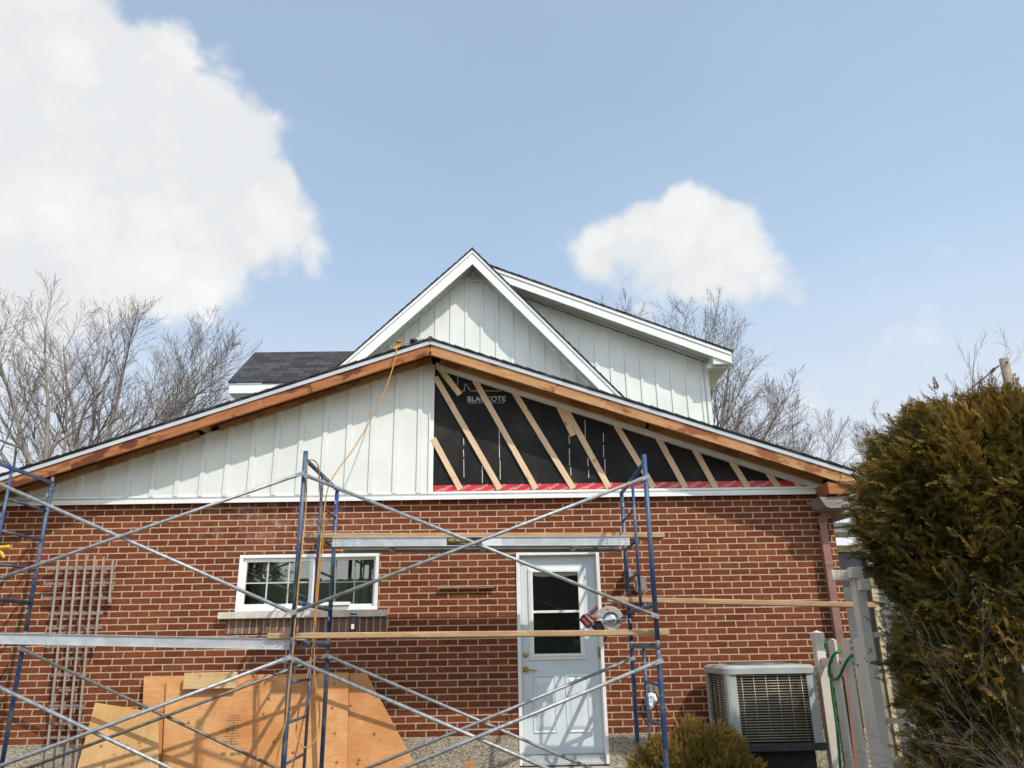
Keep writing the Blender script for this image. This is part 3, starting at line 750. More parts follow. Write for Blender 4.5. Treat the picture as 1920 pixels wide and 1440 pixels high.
# wall fittings -------------------------------------------------------------------
c = at(1178, 1075, 0)
mb = MB(); mb.lathe([(.055, 0), (.055, -.03), (.03, -.05)], (c.x, -.0, c.z), 'y', 16); mb.tube([(c.x, -.05, c.z), (c.x+.03, -.10, c.z-.05)], .016)
lamp = part('wall_lamp', mb, 'grey', house)
for (dx, dz, tilt) in ((.10, -.12, .35), (-.03, -.02, -.5)):
    q = V(c.x+dx, -.14, c.z+dz); mb = MB(); s_ = .062 if dx > 0 else .035
    mb.hexa([q+V(-s_*.8, .05, -s_*1.3), q+V(s_*.8, .05, -s_*1.5), q+V(s_*.8, .08, s_), q+V(-s_*.8, .08, s_*1.1),
             q+V(-s_, -.04, -s_*1.4), q+V(s_, -.04, -s_*1.6), q+V(s_, -.02, s_*1.1), q+V(-s_, -.02, s_*1.2)])
    fl = part('lamp_head', mb, 'grey', lamp, bevel=.004)
mb = MB(); q = V(c.x+.10, -.14, c.z-.12); mb.box(q.x-.045, q.x+.045, q.y-.044, q.y-.041, q.z-.075, q.z+.05); part('lamp_glass', mb, 'gutter', lamp)
mb = MB(); mb.tube(smooth_path([(c.x-.02, -.03, c.z), (c.x-.06, -.09, c.z+.03), (c.x-.05, -.10, c.z-.05), (c.x-.01, -.07, c.z-.08)]), .004, 5); part('lamp_wire', mb, 'blackplastic', lamp)
c = at(1223, 1300, 0)
mb = MB(); mb.box(c.x-.055, c.x+.055, -.035, .0, c.z-.085, c.z+.11); mb.box(c.x-.04, c.x-.012, -.048, -.0352, c.z+.02, c.z+.08); mb.box(c.x+.012, c.x+.04, -.048, -.0352, c.z+.02, c.z+.08)
part('outlet_box', mb, 'gutter', house, bevel=.004)
r0, r1 = at(822, 1102, -.03), at(926, 1101, -.03)
mb = MB(); mb.bar(r0, r1, .035, .013); part('wall_batten', mb, 'greylath', house)
# small bag hanging at the outlet
mb = MB(); c2 = at(1221, 1313, -.06)
o = len(mb.v); ring8 = [(.0, .075, -.0), (.05, .06, .01), (.062, .0, -.01), (.03, -.06, .02), (-.02, -.095, -.0), (-.055, -.05, .015), (-.065, .0, -.008), (-.05, .055, .012)]
for (yy, sc) in ((-.035, .55), (-.018, .95), (.012, 1.0), (.03, .6)):
    for (dx, dz, dy) in ring8: mb.v.append((c2.x+dx*sc, c2.y+yy+dy, c2.z+dz*sc))
for k in range(3):
    for q in range(8): mb.face((o+k*8+q, o+k*8+(q+1) % 8, o+k*8+8+(q+1) % 8, o+k*8+8+q), False)
mb.face([o+q for q in range(8)]); mb.face([o+24+q for q in range(8)])
tag(part('plastic_bag', mb, 'paper'), 'small white plastic bag hanging at the wall outlet above the globe bush', 'bag')
mb = MB(); mb.tube(smooth_path([at(1230, 1296, -.04), at(1240, 1312, -.06), at(1252, 1332, -.12), at(1262, 1346, -.3), at(1270, 1358, -.55), at(1290, 1420, -.6), V(1.75, -.6, .02), V(1.2, -2.6, .02), V(-1.3, -2.4, .02)]), .007, 6)
tag(part('power_cable', mb, 'cord'), 'thin yellow cable dropping from the wall outlet behind the globe bush', 'cable')

# upper storey ---------------------------------------------------------------------
YG, YGO, YD, YDO = 4.00, 3.6, 4.48, 4.04
gx, gz = -.458, 8.285
GSL, GSR = .972, 1.115
def gtop(x, z0=gz): return z0 - (GSL*(gx-x) if x < gx else GSR*(x-gx))
zb_ = lambda x: 4.2
fdz = .30     # vertical height of drip + rake fascia
mb = MB(); siding(mb, -3.9, 2.7, zb_, lambda x: max(4.25, gtop(x)-fdz+.07), YG, .268, at(729, 640, YG).x-.268*12+.0, extra=(gx,))
tz = at(885, 533, YG).z; hw = .52
mb.box(-.86, -.13, YG-.026, YG-.001, 7.825, 7.87)
mb.box(gx-.03, gx+.03, YG-.028, YG-.001, 7.875, 8.06)
ug = part('upper_gable', mb, 'siding', house, label='tall white gable wall of the upper storey')
mb = MB()   # rake fascia boards, left and right
gl, gr_ = -4.55, 3.2
for (xa, xb) in ((gl, gx), (gx, gr_)):
    for (u0, u1, ya, yb) in ((.085, fdz, YGO, YGO+.03), (.02, .085, YGO-.018, YGO+.012)):
        mb.prism([(xa, gtop(xa)-u1), (xb, gtop(xb)-u1), (xb, gtop(xb)-u0), (xa, gtop(xa)-u0)], ya, yb)
part('rake_fascia', mb, 'trim', ug, bevel=.003)
mb = MB()
for (xa, xb) in ((gl, gx), (gx, gr_)):
    u1 = fdz-.12
    mb.prism([(xa, gtop(xa)-u1), (xb, gtop(xb)-u1), (xb, gtop(xb)-u1+.02), (xa, gtop(xa)-u1+.02)], YGO+.031, YG)
    n = int(abs(xb-xa)/.12)
    for i in range(n):   # soffit grooves as thin ribs
        x = xa+(xb-xa)*(i+.5)/n; z = gtop(x)-u1
        mb.box(x-.004, x+.004, YGO+.04, YG-.03, z-.006, z+.004)
    mb.prism([(xa, gtop(xa)-u1-.045), (xb, gtop(xb)-u1-.045), (xb, gtop(xb)-u1-.001), (xa, gtop(xa)-u1-.001)], YG-.028, YG-.002)
part('rake_soffit', mb, 'siding', ug)
mb = MB()
for (xa, xb) in ((gl-.02, gx), (gx, gr_)):
    mb.prism([(xa, gtop(xa)-.022), (xb, gtop(xb)-.022), (xb, gtop(xb)), (xa, gtop(xa))], YGO-.03, YGO+.5 if xa >= gx else 9.)
    n = int(abs(xb-xa)/.10)
    for i in range(n):
        x0, x1 = xa+(xb-xa)*i/n, xa+(xb-xa)*(i+1)/n; h0, h1 = (.004, .016) if xa < gx else (.016, .004)
        mb.prism([(x0, gtop(x0)-.001), (x1, gtop(x1)-.001), (x1, gtop(x1)+h1), (x0, gtop(x0)+h0)], YGO-.034+rnd.uniform(-.006, .004), YGO+.4)
part('upper_gable_roof', mb, 'shingle', ug)
# shed dormer to the right, behind the gable
dsl = (8.285-6.449)/(4.061+.456)
def dtop(x, z0=8.30): return z0-dsl*(x-gx)
DXR = 3.735
mb = MB(); siding(mb, gx, DXR, zb_, lambda x: dtop(x)-.20, YD, .268, at(1089, 700, YD).x-.268*8)
mb.box(DXR-.05, DXR+.02, YD-.03, YD-.002, 4.2, dtop(DXR)-.20)
mb.box(DXR-.05, DXR+.0, YD+.02, 9, 4.2, dtop(DXR)-.21)
dw = part('shed_dormer', mb, 'siding', house, label='white shed dormer wall behind the right side of the tall gable')
dxe = 4.075
mb = MB()
for (u0, u1, ya, yb) in ((.085, .235, YDO, YDO+.03), (.02, .085, YDO-.018, YDO+.012)):
    mb.prism([(gx, dtop(gx)-u1), (dxe, dtop(dxe)-u1), (dxe, dtop(dxe)-u0), (gx, dtop(gx)-u0)], ya, yb)
mb.box(dxe-.03, dxe+.0, YDO+.031, 9.0, dtop(dxe)-.235, dtop(dxe)-.02)
part('dormer_fascia', mb, 'trim', dw, bevel=.003)
mb = MB(); u1 = .140
mb.prism([(gx, dtop(gx)-u1), (DXR+.02, dtop(DXR+.02)-u1), (DXR+.02, dtop(DXR+.02)-u1+.02), (gx, dtop(gx)-u1+.02)], YDO+.031, YD)
mb.prism([(gx, dtop(gx)-u1-.045), (DXR, dtop(DXR)-u1-.045), (DXR, dtop(DXR)-u1-.001), (gx, dtop(gx)-u1-.001)], YD-.028, YD-.002)
mb.box(DXR+.021, dxe-.031, YDO+.031, 9., dtop(dxe)-.232, dtop(dxe)-.215)
mb.box(DXR-.06, dxe-.031, YDO+.16, YDO+.175, dtop(dxe)-.26, dtop(dxe)-.20)
mb.prism([(DXR+.021, dtop(DXR+.021)-u1), (dxe-.031, dtop(dxe-.031)-u1), (dxe-.031, dtop(dxe)-.214), (DXR+.021, dtop(dxe)-.214)], YDO+.031, 9.)
x = .2
while x < DXR: z = dtop(x)-u1; mb.box(x-.004, x+.004, YDO+.04, YD-.03, z-.006, z+.003); x += .15
part('dormer_soffit', mb, 'siding', dw)
mb = MB(); mb.prism([(gx, dtop(gx)-.022), (dxe+.03, dtop(dxe+.03)-.022), (dxe+.03, dtop(dxe+.03)), (gx, dtop(gx))], YDO-.03, 9.)
n = 34
for i in range(n):
    x0, x1 = gx+(dxe+.03-gx)*i/n, gx+(dxe+.03-gx)*(i+1)/n
    mb.prism([(x0, dtop(x0)-.001), (x1, dtop(x1)-.001), (x1, dtop(x1)+.004), (x0, dtop(x0)+.016)], YDO-.034+rnd.uniform(-.006, .004), YDO+.4)
part('dormer_roof', mb, 'shingle', dw)
# left front-facing roof slope with its white eave
e0 = at(427, 719, 3.4); r0 = at(470, 664, 4.55)
lx, ez, rz_ = e0.x, e0.z, r0.z
mb = MB(); X2 = -1.2
mb.slab([(lx, 3.40, ez), (X2, 3.40, ez), (X2, 4.55, rz_), (lx-.0, 4.55, rz_)], (0, .0, .035))
mb.slab([(lx, 4.55, rz_+.035), (X2, 4.55, rz_+.035), (X2, 6.2, ez-.1), (lx, 6.2, ez-.1)], (0, 0, -.035))
side_roof = part('side_roof', mb, 'shingle_front', house)
mb = MB(); mb.box(lx+.02, X2, 3.42, 3.45, ez-.165, ez-.004); mb.box(lx+.02, lx+.05, 3.45, 6., ez-.165, ez-.01); mb.box(lx+.05, X2, 3.45, 3.85, ez-.16, ez-.14)
part('eave_fascia', mb, 'trim', side_roof, bevel=.003)
mb = MB(); mb.box(lx+.35, X2, 3.85, 9., 3.2, ez-.02); part('side_wall', mb, 'siding', side_roof)
mb = MB(); mb.box(-5.4, XR-.1, 4.5, 9., 3.1, 5.2); part('rear_wall', mb, 'siding', house)

# ================================================================== NEIGHBOURING PORCH at the right, SUNROOM at the left
po = thing('side_porch', (5.0, 1.5, 0), 'grey screened side porch with a white eave and beige header right of the brick corner', 'porch')
mb = MB(); mb.box(3.95, 6.8, 1.4, 1.5, .3, 2.72); part('screen_panel', mb, 'greywall', po)
mb = MB(); mb.box(3.85, 6.9, 1.32, 1.40, 2.66, 2.74); mb.box(3.86, 3.95, 1.34, 1.46, .3, 2.66); mb.box(4.62, 4.70, 1.34, 1.40, .3, 2.66); part('header', mb, 'beige', po)
mb = MB(); mb.box(3.8, 7.0, 1.0, 1.5, 2.86, 2.98); mb.box(3.8, 7.0, .96, 1.0, 2.86, 2.90)
mb.slab([at(1560, 960, .75), at(1640, 932, .75), at(1640, 960, .75), at(1563, 974, .75)], (0, .3, 0)); part('eave', mb, 'trim', po)
mb = MB(); mb.box(3.82, 7.0, .952, .958, 2.905, 2.93); part('eave_stripe', mb, 'greenstripe', po)
mb = MB(); mb.box(3.95, 6.8, 1.36, 1.395, 1.30, 1.36); mb.box(3.95, 6.8, 1.37, 1.395, .3, 1.30); part('lower_panel', mb, 'gutter', po)
sr = thing('sunroom', (-6.2, .4, 0), 'white framed sunroom corner with sky reflecting glass left of the brick wall', 'sunroom')
mb = MB(); p0, p1 = at(16, 956, .05), at(-12, 1110, .05)
mb.bar(at(13, 958, .05), at(0, 1045, .05), .05, .06, (0, -1, 0)); mb.bar(at(17, 955, .05), at(-40, 1000, .05), .05, .05, (0, -1, 0)); mb.box(-7.6, -5.60, .05, .12, .3, 1.9)
part('frame', mb, 'vinyl', sr)
mb = MB(); mb.slab([(-5.60, .08, 1.9), (-7.6, .08, 1.9), (-7.6, .08, 2.7), (-5.60, .08, 3.0)], (0, .01, 0)); part('pane', mb, 'glass', sr)
mb = MB(); mb.box(-7.6, -5.55, .5, .55, .3, 2.6); part('blind', mb, 'bluewhite', sr)

# ================================================================== SCAFFOLD
YF, YR, YM = -1.79, -.385, -1.09
sc = thing('scaffolding', (-1.755, -1.1, 0), 'two bays of blue tube scaffolding with galvanised cross braces in front of the brick wall', 'scaffold')
def make_frame(upper):
    fr_ = MB(); r = .0215; H = 1.60 if upper else 1.60
    zt = 1.517
    if upper:
        fr_.tube([(0, YF, 0), (0, YF, 1.59)], r, 10); fr_.tube([(0, YR, 0), (0, YR, zt-.03), ], r, 10)
        fr_.tube([(0, YF, zt), (0, YR+.05, zt-.005), (0, YR+.012, zt-.02), (0, YR, zt-.05)], r*.95, 10)
    else:
        fr_.tube([(0, YF, -1.55), (0, YF, -.05), (0, YF+.015, -.018), (0, YF+.05, 0), (0, YR-.05, 0), (0, YR-.015, -.018), (0, YR, -.05), (0, YR, -1.55)], r, 10)
    me = fr_.mesh('frame'); me.materials.append(M['blue'])
    o = bpy.data.objects.new('frame', me); COL.objects.link(o)
    def sub(name, mb, mat):
        me = mb.mesh(name); me.materials.append(M[mat]); q = bpy.data.objects.new(name, me); COL.objects.link(q); q.parent = o; return q
    top = zt if upper else 0
    bot = .28 if upper else -1.24
    sub('crossbar', MB().tube([(0, YF, bot), (0, YR, bot)], r*.95, 10), 'blue')
    sub('ladder_rail', MB().tube([(0, YM, bot), (0, YM, top)], .0145, 8), 'blue')
    a, b = (YM, YR) if upper else (YF, YM)
    for k in range(1, 4):
        z = top-.305*k; sub('rung', MB().tube([(0, a, z), (0, b, z)], .0125, 8), 'blue')
    for y in (YF, YR):
        for z in ((1.37, .19) if upper else (-.11, -1.29)):
            sub('brace_lock', MB().tube([(0, y-.0, z), (.0, y-.052, z)], .008, 6).box(-.007, .007, y-.056, y-.046, z-.02, z+.02), 'galv')
    if not upper:
        for y in (YF, YR): sub('coupling_pin', MB().tube([(0, y, -.02), (0, y, .09)], .018, 8), 'galv')
    return o
fu = make_frame(True); fl = make_frame(False)
FRX = [(-4.80, .12), (-1.755, 0.), (1.292, -.075)]
LOC = sc.location
first = True
for (x, dz) in FRX:
    for (proto, z) in ((fu, 1.70), (fl, 1.65)):
        o = proto if first or (x == FRX[0][0]) else copy_tree(proto, sc)
        o.parent = sc; o.location = Vector((x, 0, z+dz))-LOC
        if x > 0 and proto is fu: pass
    first = False
# pins on top of the left frame, base plates
for y in (YF, YR):
    mb = MB(); mb.tube([(-4.80, y, 3.16), (-4.80, y, 3.46), (-4.80, y, 3.462)], [.019, .019, .010], 10); mb.tube([(-4.80, y, 3.25), (-4.80, y, 3.262)], .026, 10); part('top_pin', mb, 'dullgalv', sc)
for (x, dz) in FRX:
    for y in (YF, YR):
        mb = MB(); mb.box(x-.07, x+.07, y-.07, y+.07, .02, .03); mb.tube([(x, y, .03), (x, y, .12+dz)], .016, 8); part('base_plate', mb, 'dullgalv', sc)
def brace(a, b, mat='galv'):
    a, b = Vector(a), Vector(b); d = (b-a).normalized(); mb = MB()
    mb.tube([a+d*.05, b-d*.05], .0155, 8)
    for (p, s_) in ((a, 1), (b, -1)): mb.bar(p-d*s_*.02, p+d*s_*.10, .006, .036, (0, 0, 1))
    return part('cross_brace', mb, mat, sc)
for i in (0, 1):
    (xa, da), (xb, db) = FRX[i], FRX[i+1]
    for (y, lifts) in ((YF-.045, ('u', 'l')), (YR-.045, ('l',))):
        for l in lifts:
            zt_, zb2 = (3.07, 1.89) if l == 'u' else (1.54, .36)
            rear = y > -1
            brace((xa, y, zt_+da), (xb, y, zb2+db), 'dullgalv' if rear and i == 0 else 'galv')
            brace((xa, y-.03, zb2+da), (xb, y-.03, zt_+db), 'dullgalv' if rear and i == 0 else 'galv')

# planks on it --------------------------------------------------------------------
def alu_plank(label, xa, xb, ya, yb, za, zb, group):
    t = thing('aluminium_plank', ((xa+xb)/2, (ya+yb)/2, (za+zb)/2), label, 'scaffold plank', group)
    def P(u, y, z): return V(xa+(xb-xa)*u, y, za+(zb-za)*u+z)
    for y, s_ in ((ya, 1), (yb, -1)):
        mb = MB()
        mb.hexa([P(0, y, -.088), P(1, y, -.088), P(1, y+.004*s_, -.088), P(0, y+.004*s_, -.088), P(0, y, 0), P(1, y, 0), P(1, y+.004*s_, 0), P(0, y+.004*s_, 0)])
        for zz in (0, -.084): mb.hexa([P(0, y-.012*s_, zz-.006), P(1, y-.012*s_, zz-.006), P(1, y+.03*s_, zz-.006), P(0, y+.03*s_, zz-.006), P(0, y-.012*s_, zz), P(1, y-.012*s_, zz), P(1, y+.03*s_, zz), P(0, y+.03*s_, zz)])
        for u in (.012, .035, .075, .925, .965, .988):
            for zz in (-.028, -.062):
                c = P(u, y-.004*s_, zz); mb.lathe([(.006, 0), (.006, -.004*s_), (.003, -.006*s_)], c, 'y', 8)
        part('side_rail', mb, 'alu', t)
    mb = MB(); mb.hexa([P(0, ya+.035, -.020), P(1, ya+.035, -.020), P(1, yb-.035, -.020), P(0, yb-.035, -.020), P(0, ya+.035, -.006), P(1, ya+.035, -.006), P(1, yb-.035, -.006), P(0, yb-.035, -.006)])
    part('deck', mb, 'plank', t)
    for u in (.18, .5, .82):
        mb = MB(); c0 = P(u, ya+.005, -.07); c1 = P(u, yb-.005, -.07); mb.bar(c0, c1, .05, .03); part('cross_member', mb, 'alu', t)
    for u, s_ in ((0, -1), (1, 1)):
        for y in (ya+.06, yb-.06):
            mb = MB(); mb.bar(P(u, y, -.02), P(u, y, -.02)+V(.085*s_, 0, -.0), .05, .008); mb.bar(P(u, y, -.02)+V(.085*s_, 0, .004), P(u, y, -.02)+V(.095*s_, 0, -.055), .05, .008, (1, 0, 0)); part('hook', mb, 'dullgalv', t)
    return t, P
up, UP = alu_plank('aluminium plank with a gold lettered black sticker hooked high between two blue frames', -1.63, 1.235, -1.05, -.50, 2.620, 2.588, 'aluminium scaffold planks')
mb = MB(); c = at(870.5, 1015.5, -1.054)
uS = lambda px: (at(px, 1015, -1.05).x+1.63)/2.865
mb = MB(); a, b = uS(838), uS(903); mb.hexa([UP(a, -1.0520, -.083), UP(b, -1.0520, -.083), UP(b, -1.0504, -.083), UP(a, -1.0504, -.083), UP(a, -1.0520, -.010), UP(b, -1.0520, -.010), UP(b, -1.0504, -.010), UP(a, -1.0504, -.010)])
st = part('sticker', mb, 'label_black', up)
text_mesh('sticker_lettering', 'METALTECH', .040, 'label_gold', UP(uS(861.5), -1.0532, -.032), st, squash=.95, offset=.0008)
text_mesh('sticker_small_print', 'SCAFFOLD', .018, 'label_gold', UP(uS(872), -1.0532, -.066), st)
mb = MB(); a, b = uS(904), uS(940); mb.hexa([UP(a, -1.0520, -.083), UP(b, -1.0520, -.083), UP(b, -1.0504, -.083), UP(a, -1.0504, -.083), UP(a, -1.0520, -.010), UP(b, -1.0520, -.010), UP(b, -1.0504, -.010), UP(a, -1.0504, -.010)])
part('paper_label', mb, 'label_white', up)
alu_plank('long bare aluminium plank in the left bay, hooked level with the middle blue frame top', -4.72, -1.80, -1.70, -1.15, 1.795, 1.690, 'aluminium scaffold planks')
def wood_plank(label, a, b, w_, t_, group):
    o = board('wooden_plank', a, b, t_, w_, 'plank', None, face=(0, -1, 0), bevel=.006)
    return tag(o, label, 'plank', group)
wood_plank('weathered wooden plank lying on top of the stickered aluminium plank', V(-2.0, -.78, 2.664), V(1.62, -.74, 2.618), .235, .050, 'wooden scaffold planks')
wood_plank('long wooden plank carrying the can and the circular saw', V(-1.985, -1.62, 1.713), V(1.41, -1.62, 1.686), .235, .048, 'wooden scaffold planks')
wood_plank('narrow wooden board running from the right scaffold frame to the white fence post', at(1138, 1124, -.95), at(1640, 1135, -.95), .09, .050, 'wooden scaffold planks')

# can -----------------------------------------------------------------------------
c = V(-1.282, -1.66, 1.738)
can = thing('drink_can', c, 'tall black drink can standing on the wooden plank before the window', 'can')
mb = MB(); mb.lathe([(.024, 0), (.031, .008), (.032, .015), (.032, .135), (.027, .148), (.026, .152)], c, 'z', 24); part('can_body', mb, 'blackplastic', can)
mb = MB(); mb.lathe([(.0262, .150), (.0272, .154), (.0262, .156), (.024, .152)], c, 'z', 24); part('can_lid', mb, 'galv', can)
mb = MB(); 
for k in range(5):
    a = math.radians(-105+k*9); a2 = math.radians(-105+(k+1)*9); i = len(mb.v)
    for aa in (a, a2):
        for z in (.02, .06): mb.v.append((c.x+.0324*math.cos(aa), c.y+.0324*math.sin(aa), c.z+z))
    mb.face((i, i+2, i+3, i+1))
part('can_label', mb, 'label_white', can, fix=False)
mb = MB(); mb.lathe([(.0322, .125), (.0322, .133)], c, 'z', 24); part('can_band', mb, 'bluewhite', can)

# circular saw --------------------------------------------------------------------
k_ = 1.0/ (FPX/ (7.05))   # metres per photo pixel at the saw
sb = at(1140, 1181, -1.66); sb.z = 1.713
saw = thing('circular_saw', sb, 'red and grey cordless circular saw resting on the wooden plank by the door', 'circular saw')
def sp(px, py, y=0.):       # pixels of the 13.7x zoom -> metres, relative to the plank top
    return V(sb.x+(px-980)/13.714*k_, sb.y+y, sb.z+(955-py)/13.714*k_*1.0)
def outline(pts, y0, y1, mat, name, par=saw, bevel=.003):
    mb = MB(); P = [sp(*p) for p in pts]; mb.slab([p+V(0, y0, 0) for p in P], (0, y1-y0, 0)); return part(name, mb, mat, par, bevel=bevel)
cx_, cy_ = 1060, 710
def arc(cx, cy, r, a0, a1, n=14): return [(cx+r*math.cos(math.radians(a0+(a1-a0)*i/n)), cy-r*math.sin(math.radians(a0+(a1-a0)*i/n))) for i in range(n+1)]
outline(arc(1010, 760, 355, 150, 20, 16)+[(1290, 680), (1190, 690)]+arc(1040, 740, 200, 20, 165, 12)[0:]+[(690, 690)], -.055, -.015, 'toolgrey', 'upper_guard')
mb = MB(); bc = sp(1075, 745); mb.lathe([(.004, -.040), (.082, -.040), (.082, -.037), (.004, -.037)], bc, 'y', 40); part('blade', mb, 'blade', saw)
mb = MB(); mb.lathe([(.022, -.058), (.024, -.050), (.024, -.041), (.004, -.041)], bc, 'y', 18); part('arbor_nut', mb, 'galv', saw)
outline(arc(1060, 735, 240, 200, 340, 14)+arc(1060, 735, 150, 335, 215, 10), -.060, -.030, 'toolgrey', 'lower_guard')
outline([(690, 725), (1500, 700), (1500, 722), (690, 748)], -.10, .06, 'toolgrey', 'shoe_plate')
outline([(600, 880), (720, 750), (830, 745), (900, 960), (700, 958)], -.03, .09, 'blackplastic', 'motor_housing', bevel=.012)
hnd = outline([(540, 545), (620, 470), (700, 440), (740, 470), (700, 520), (640, 580), (590, 610)], -.04, .02, 'darkgrey', 'handle', bevel=.008)
outline([(470, 560), (540, 545), (610, 620), (690, 640), (720, 760), (640, 800), (590, 700)], -.042, .03, 'redplastic', 'red_body', bevel=.008)
outline([(680, 400), (760, 390), (775, 440), (740, 480), (690, 440)], -.045, .0, 'redplastic', 'lock_button', bevel=.005)
bat = outline([(300, 700), (400, 580), (440, 590), (620, 770), (600, 850), (490, 915)], -.055, .045, 'blackplastic', 'battery', bevel=.006)
outline([(405, 580), (450, 565), (625, 745), (610, 800), (440, 640)], -.058, .048, 'toolgrey', 'battery_band', bat, bevel=.003)
outline([(345, 700), (385, 660), (525, 800), (485, 850)], -.0575, -.0556, 'redplastic', 'battery_label', bat, bevel=0)
outline([(930, 470), (1020, 480), (1010, 500), (940, 492)], -.0568, -.0552, 'redplastic', 'guard_label', saw, bevel=0)

# ================================================================== TRELLIS
tr = thing('trellis', (-4.45, -.1, 0), 'grey weathered wooden fan trellis standing against the brick wall', 'trellis')
def tz_(px, py, d=0): # trellis zoom pixels -> photo -> plane
    return at(60+px/3.512, 1030+py/3.512, -.085-d)
for (a, b) in (((176, 70), (108, 650)), ((238, 48), (92, 1400)), ((300, 32), (160, 1420)), ((360, 30), (222, 1420)), ((416, 42), (285, 1420)), ((474, 52), (412, 645)), ((535, 65), (509, 345))):
    P0, P1 = tz_(*a), tz_(*b)
    if b[1] > 1000: d = (P1-P0); P1 = P0+d*((P0.z-.03)/-d.z)
    mb = MB(); mb.bar(P0, P1, .030, .016, (0, -1, 0)) if 0 else mb.bar(P0, P1, .019, .014, (0, -1, 0)); part('upright_slat', mb, 'greywood', tr)
for (x0, x1, y) in ((90, 550, 127), (78, 245, 228), (380, 550, 222), (65, 540, 322), (110, 465, 424), (100, 215, 520), (345, 460, 518), (85, 420, 640), (195, 320, 720), (130, 360, 828), (180, 295, 928), (110, 350, 1032), (90, 300, 1150), (80, 320, 1240)):
    mb = MB(); mb.bar(tz_(x0, y, -.022), tz_(x1, y-2, -.022), .014, .026); part('cross_slat', mb, 'greylath', tr)

# ================================================================== PLYWOOD
def sheet(name, label, pts, mat, th=.013, cat='plywood sheet'):
    """pts: (px, py, Y) corners of the sheet, bottom ones continued to the ground"""
    P = [at(*p) for p in pts]
    n = (P[1]-P[0]).cross(P[2]-P[1]).normalized()
    if n.y > 0: n = -n
    c = sum(P, V(0, 0, 0))/len(P); zc = (P[-1]-P[0]).normalized()
    xv = (P[1]-P[0]).normalized(); zv = n.cross(xv).normalized(); R = Matrix((xv, n*-1, zv)).transposed()
    mb = MB(); loc = [R.transposed() @ (p-c) for p in P]
    mb.slab([V(q.x, 0, q.z) for q in loc], (0, th, 0))
    me = mb.mesh(name); me.materials.append(M[mat]); o = bpy.data.objects.new(name, me); COL.objects.link(o)
    o.location = c; o.rotation_euler = R.to_euler()
    return tag(o, label, cat, 'plywood sheets leaning on the wall')
def lean(px, py, y_top, y_bot, z=.03):
    """point on the ground straight below the lean line"""
    return None
sheet('plywood_sheet', 'rear plywood sheet whose dark orange left corner shows behind the others', [(270, 1268, -.06), (640, 1262, -.06), (655, 1560, -.27), (255, 1570, -.27)], 'ply')
sheet('plywood_sheet', 'large orange plywood sheet in the middle with faint grey stamp marks', [(312, 1276, -.10), (590, 1268, -.10), (600, 1570, -.305), (297, 1575, -.305)], 'ply')
sheet('plywood_sheet', 'pale tan plywood sheet at the far left, lowest and in front', [(178, 1317, -.20), (297, 1336, -.20), (295, 1580, -.39), (108, 1580, -.39)], 'plypale')
sheet('plywood_sheet', 'orange plywood offcut with a slanted right edge, right of the scaffold ladder', [(655, 1262, -.10), (686, 1261, -.10), (782, 1440, -.27), (850, 1575, -.36), (648, 1575, -.36)], 'ply')
sheet('plywood_sheet', 'orange plywood sheet with a cut top left corner behind the blue scaffold leg', [(600, 1261, -.13), (654, 1261, -.13), (648, 1575, -.38), (520, 1575, -.38), (586, 1276, -.145)], 'ply')
o = board('wood_offcut', at(345, 1277, -.165), at(444, 1275, -.165), .155, .035, 'boardpale', None, bevel=.003)
tag(o, 'short pale board lying across the top of the leaning plywood', 'board')
# grey stamp on the middle sheet
ms = [o for o in COL.objects if o.get('label', '').startswith('large orange')][0]
c1 = at(418, 1335, -.245)
for k, (txt, sz, zz) in enumerate((('PLYWOOD', .045, 0), ('EXTERIOR', .03, -.05), ('CANADA', .03, -.09))):
    pass
M['stamp'] = simple('grey stamp ink', (.20, .12, .065), (.32, .19, .09), 60., .8)
def stamp(name, boxes):
    mb = MB()
    for (x0, x1, z0, z1) in boxes: mb.box(x0, x1, -.0016, -.0008, z0, z1)
    me = mb.mesh(name); me.materials.append(M['stamp'])
    q = bpy.data.objects.new(name, me); COL.objects.link(q); q.parent = ms
rows = []
for k in range(13):
    z = .36-k*.024; wv_ = .045+.018*((k*7) % 3); rows.append((-.10-wv_, -.10+wv_, z, z+.009))
stamp('stamp_text', rows+[(-.104, -.096, .08, .36)])
for (x, z) in ((-.19, .0), (-.10, -.005), (-.04, .0)): stamp('stamp_mark', [(x, x+.05, z, z+.03)])

# short timber standing in front
tm = board('timber_block', V(-.30, -1.2, 0.), V(-.30, -1.2, .66), .10, .09, 'ledger', None, bevel=.004)
tag(tm, 'dark brown square timber end standing at the bottom of the picture left of the door', 'timber')

# ================================================================== CORD, ROOF TOOLS
yf_ = YF+.03
mb = MB(); P = [at(772, 643, .35), at(752, 645, .1), at(744, 655, -.46), at(738, 685, -.52), at(712, 755, -.60), at(665, 838, -.75), at(634, 880, -.95), at(615, 915, -1.05), at(607, 965, -1.08), at(601, 1020, -1.11), at(594, 1100, -1.12), at(588, 1180, -1.13), at(579, 1255, -1.14), at(566, 1300, -1.2), at(558, 1345, -1.25), at(556, 1376, -1.28), at(566, 1398, -1.28), at(578, 1400, -1.28), at(593, 1384, -1.25), at(599, 1350, -1.2), at(597, 1310, -1.16), at(589, 1262, -1.12), at(591, 1180, -1.10), at(598, 1090, -1.08), at(606, 1000, -1.10), at(603, 950, -1.2), at(599, 905, -1.40), at(597, 876, -1.5), at(592, 866, -1.53), at(584, 862, -1.6), at(577, 868, -1.73), at(575, 900, -1.76), at(573, 960, -1.765), at(567, 1020, -1.825), at(561, 1080, -1.825), at(556, 1140, -1.825), at(552, 1180, -1.83), at(548, 1230, -1.83), at(541, 1290, -1.83), at(536, 1350, -1.83), at(524, 1400, -1.82), at(516, 1440, -1.8), V(-1.86, -1.85, .3), V(-2.2, -2.3, .02), V(-3.5, -4, .02)]
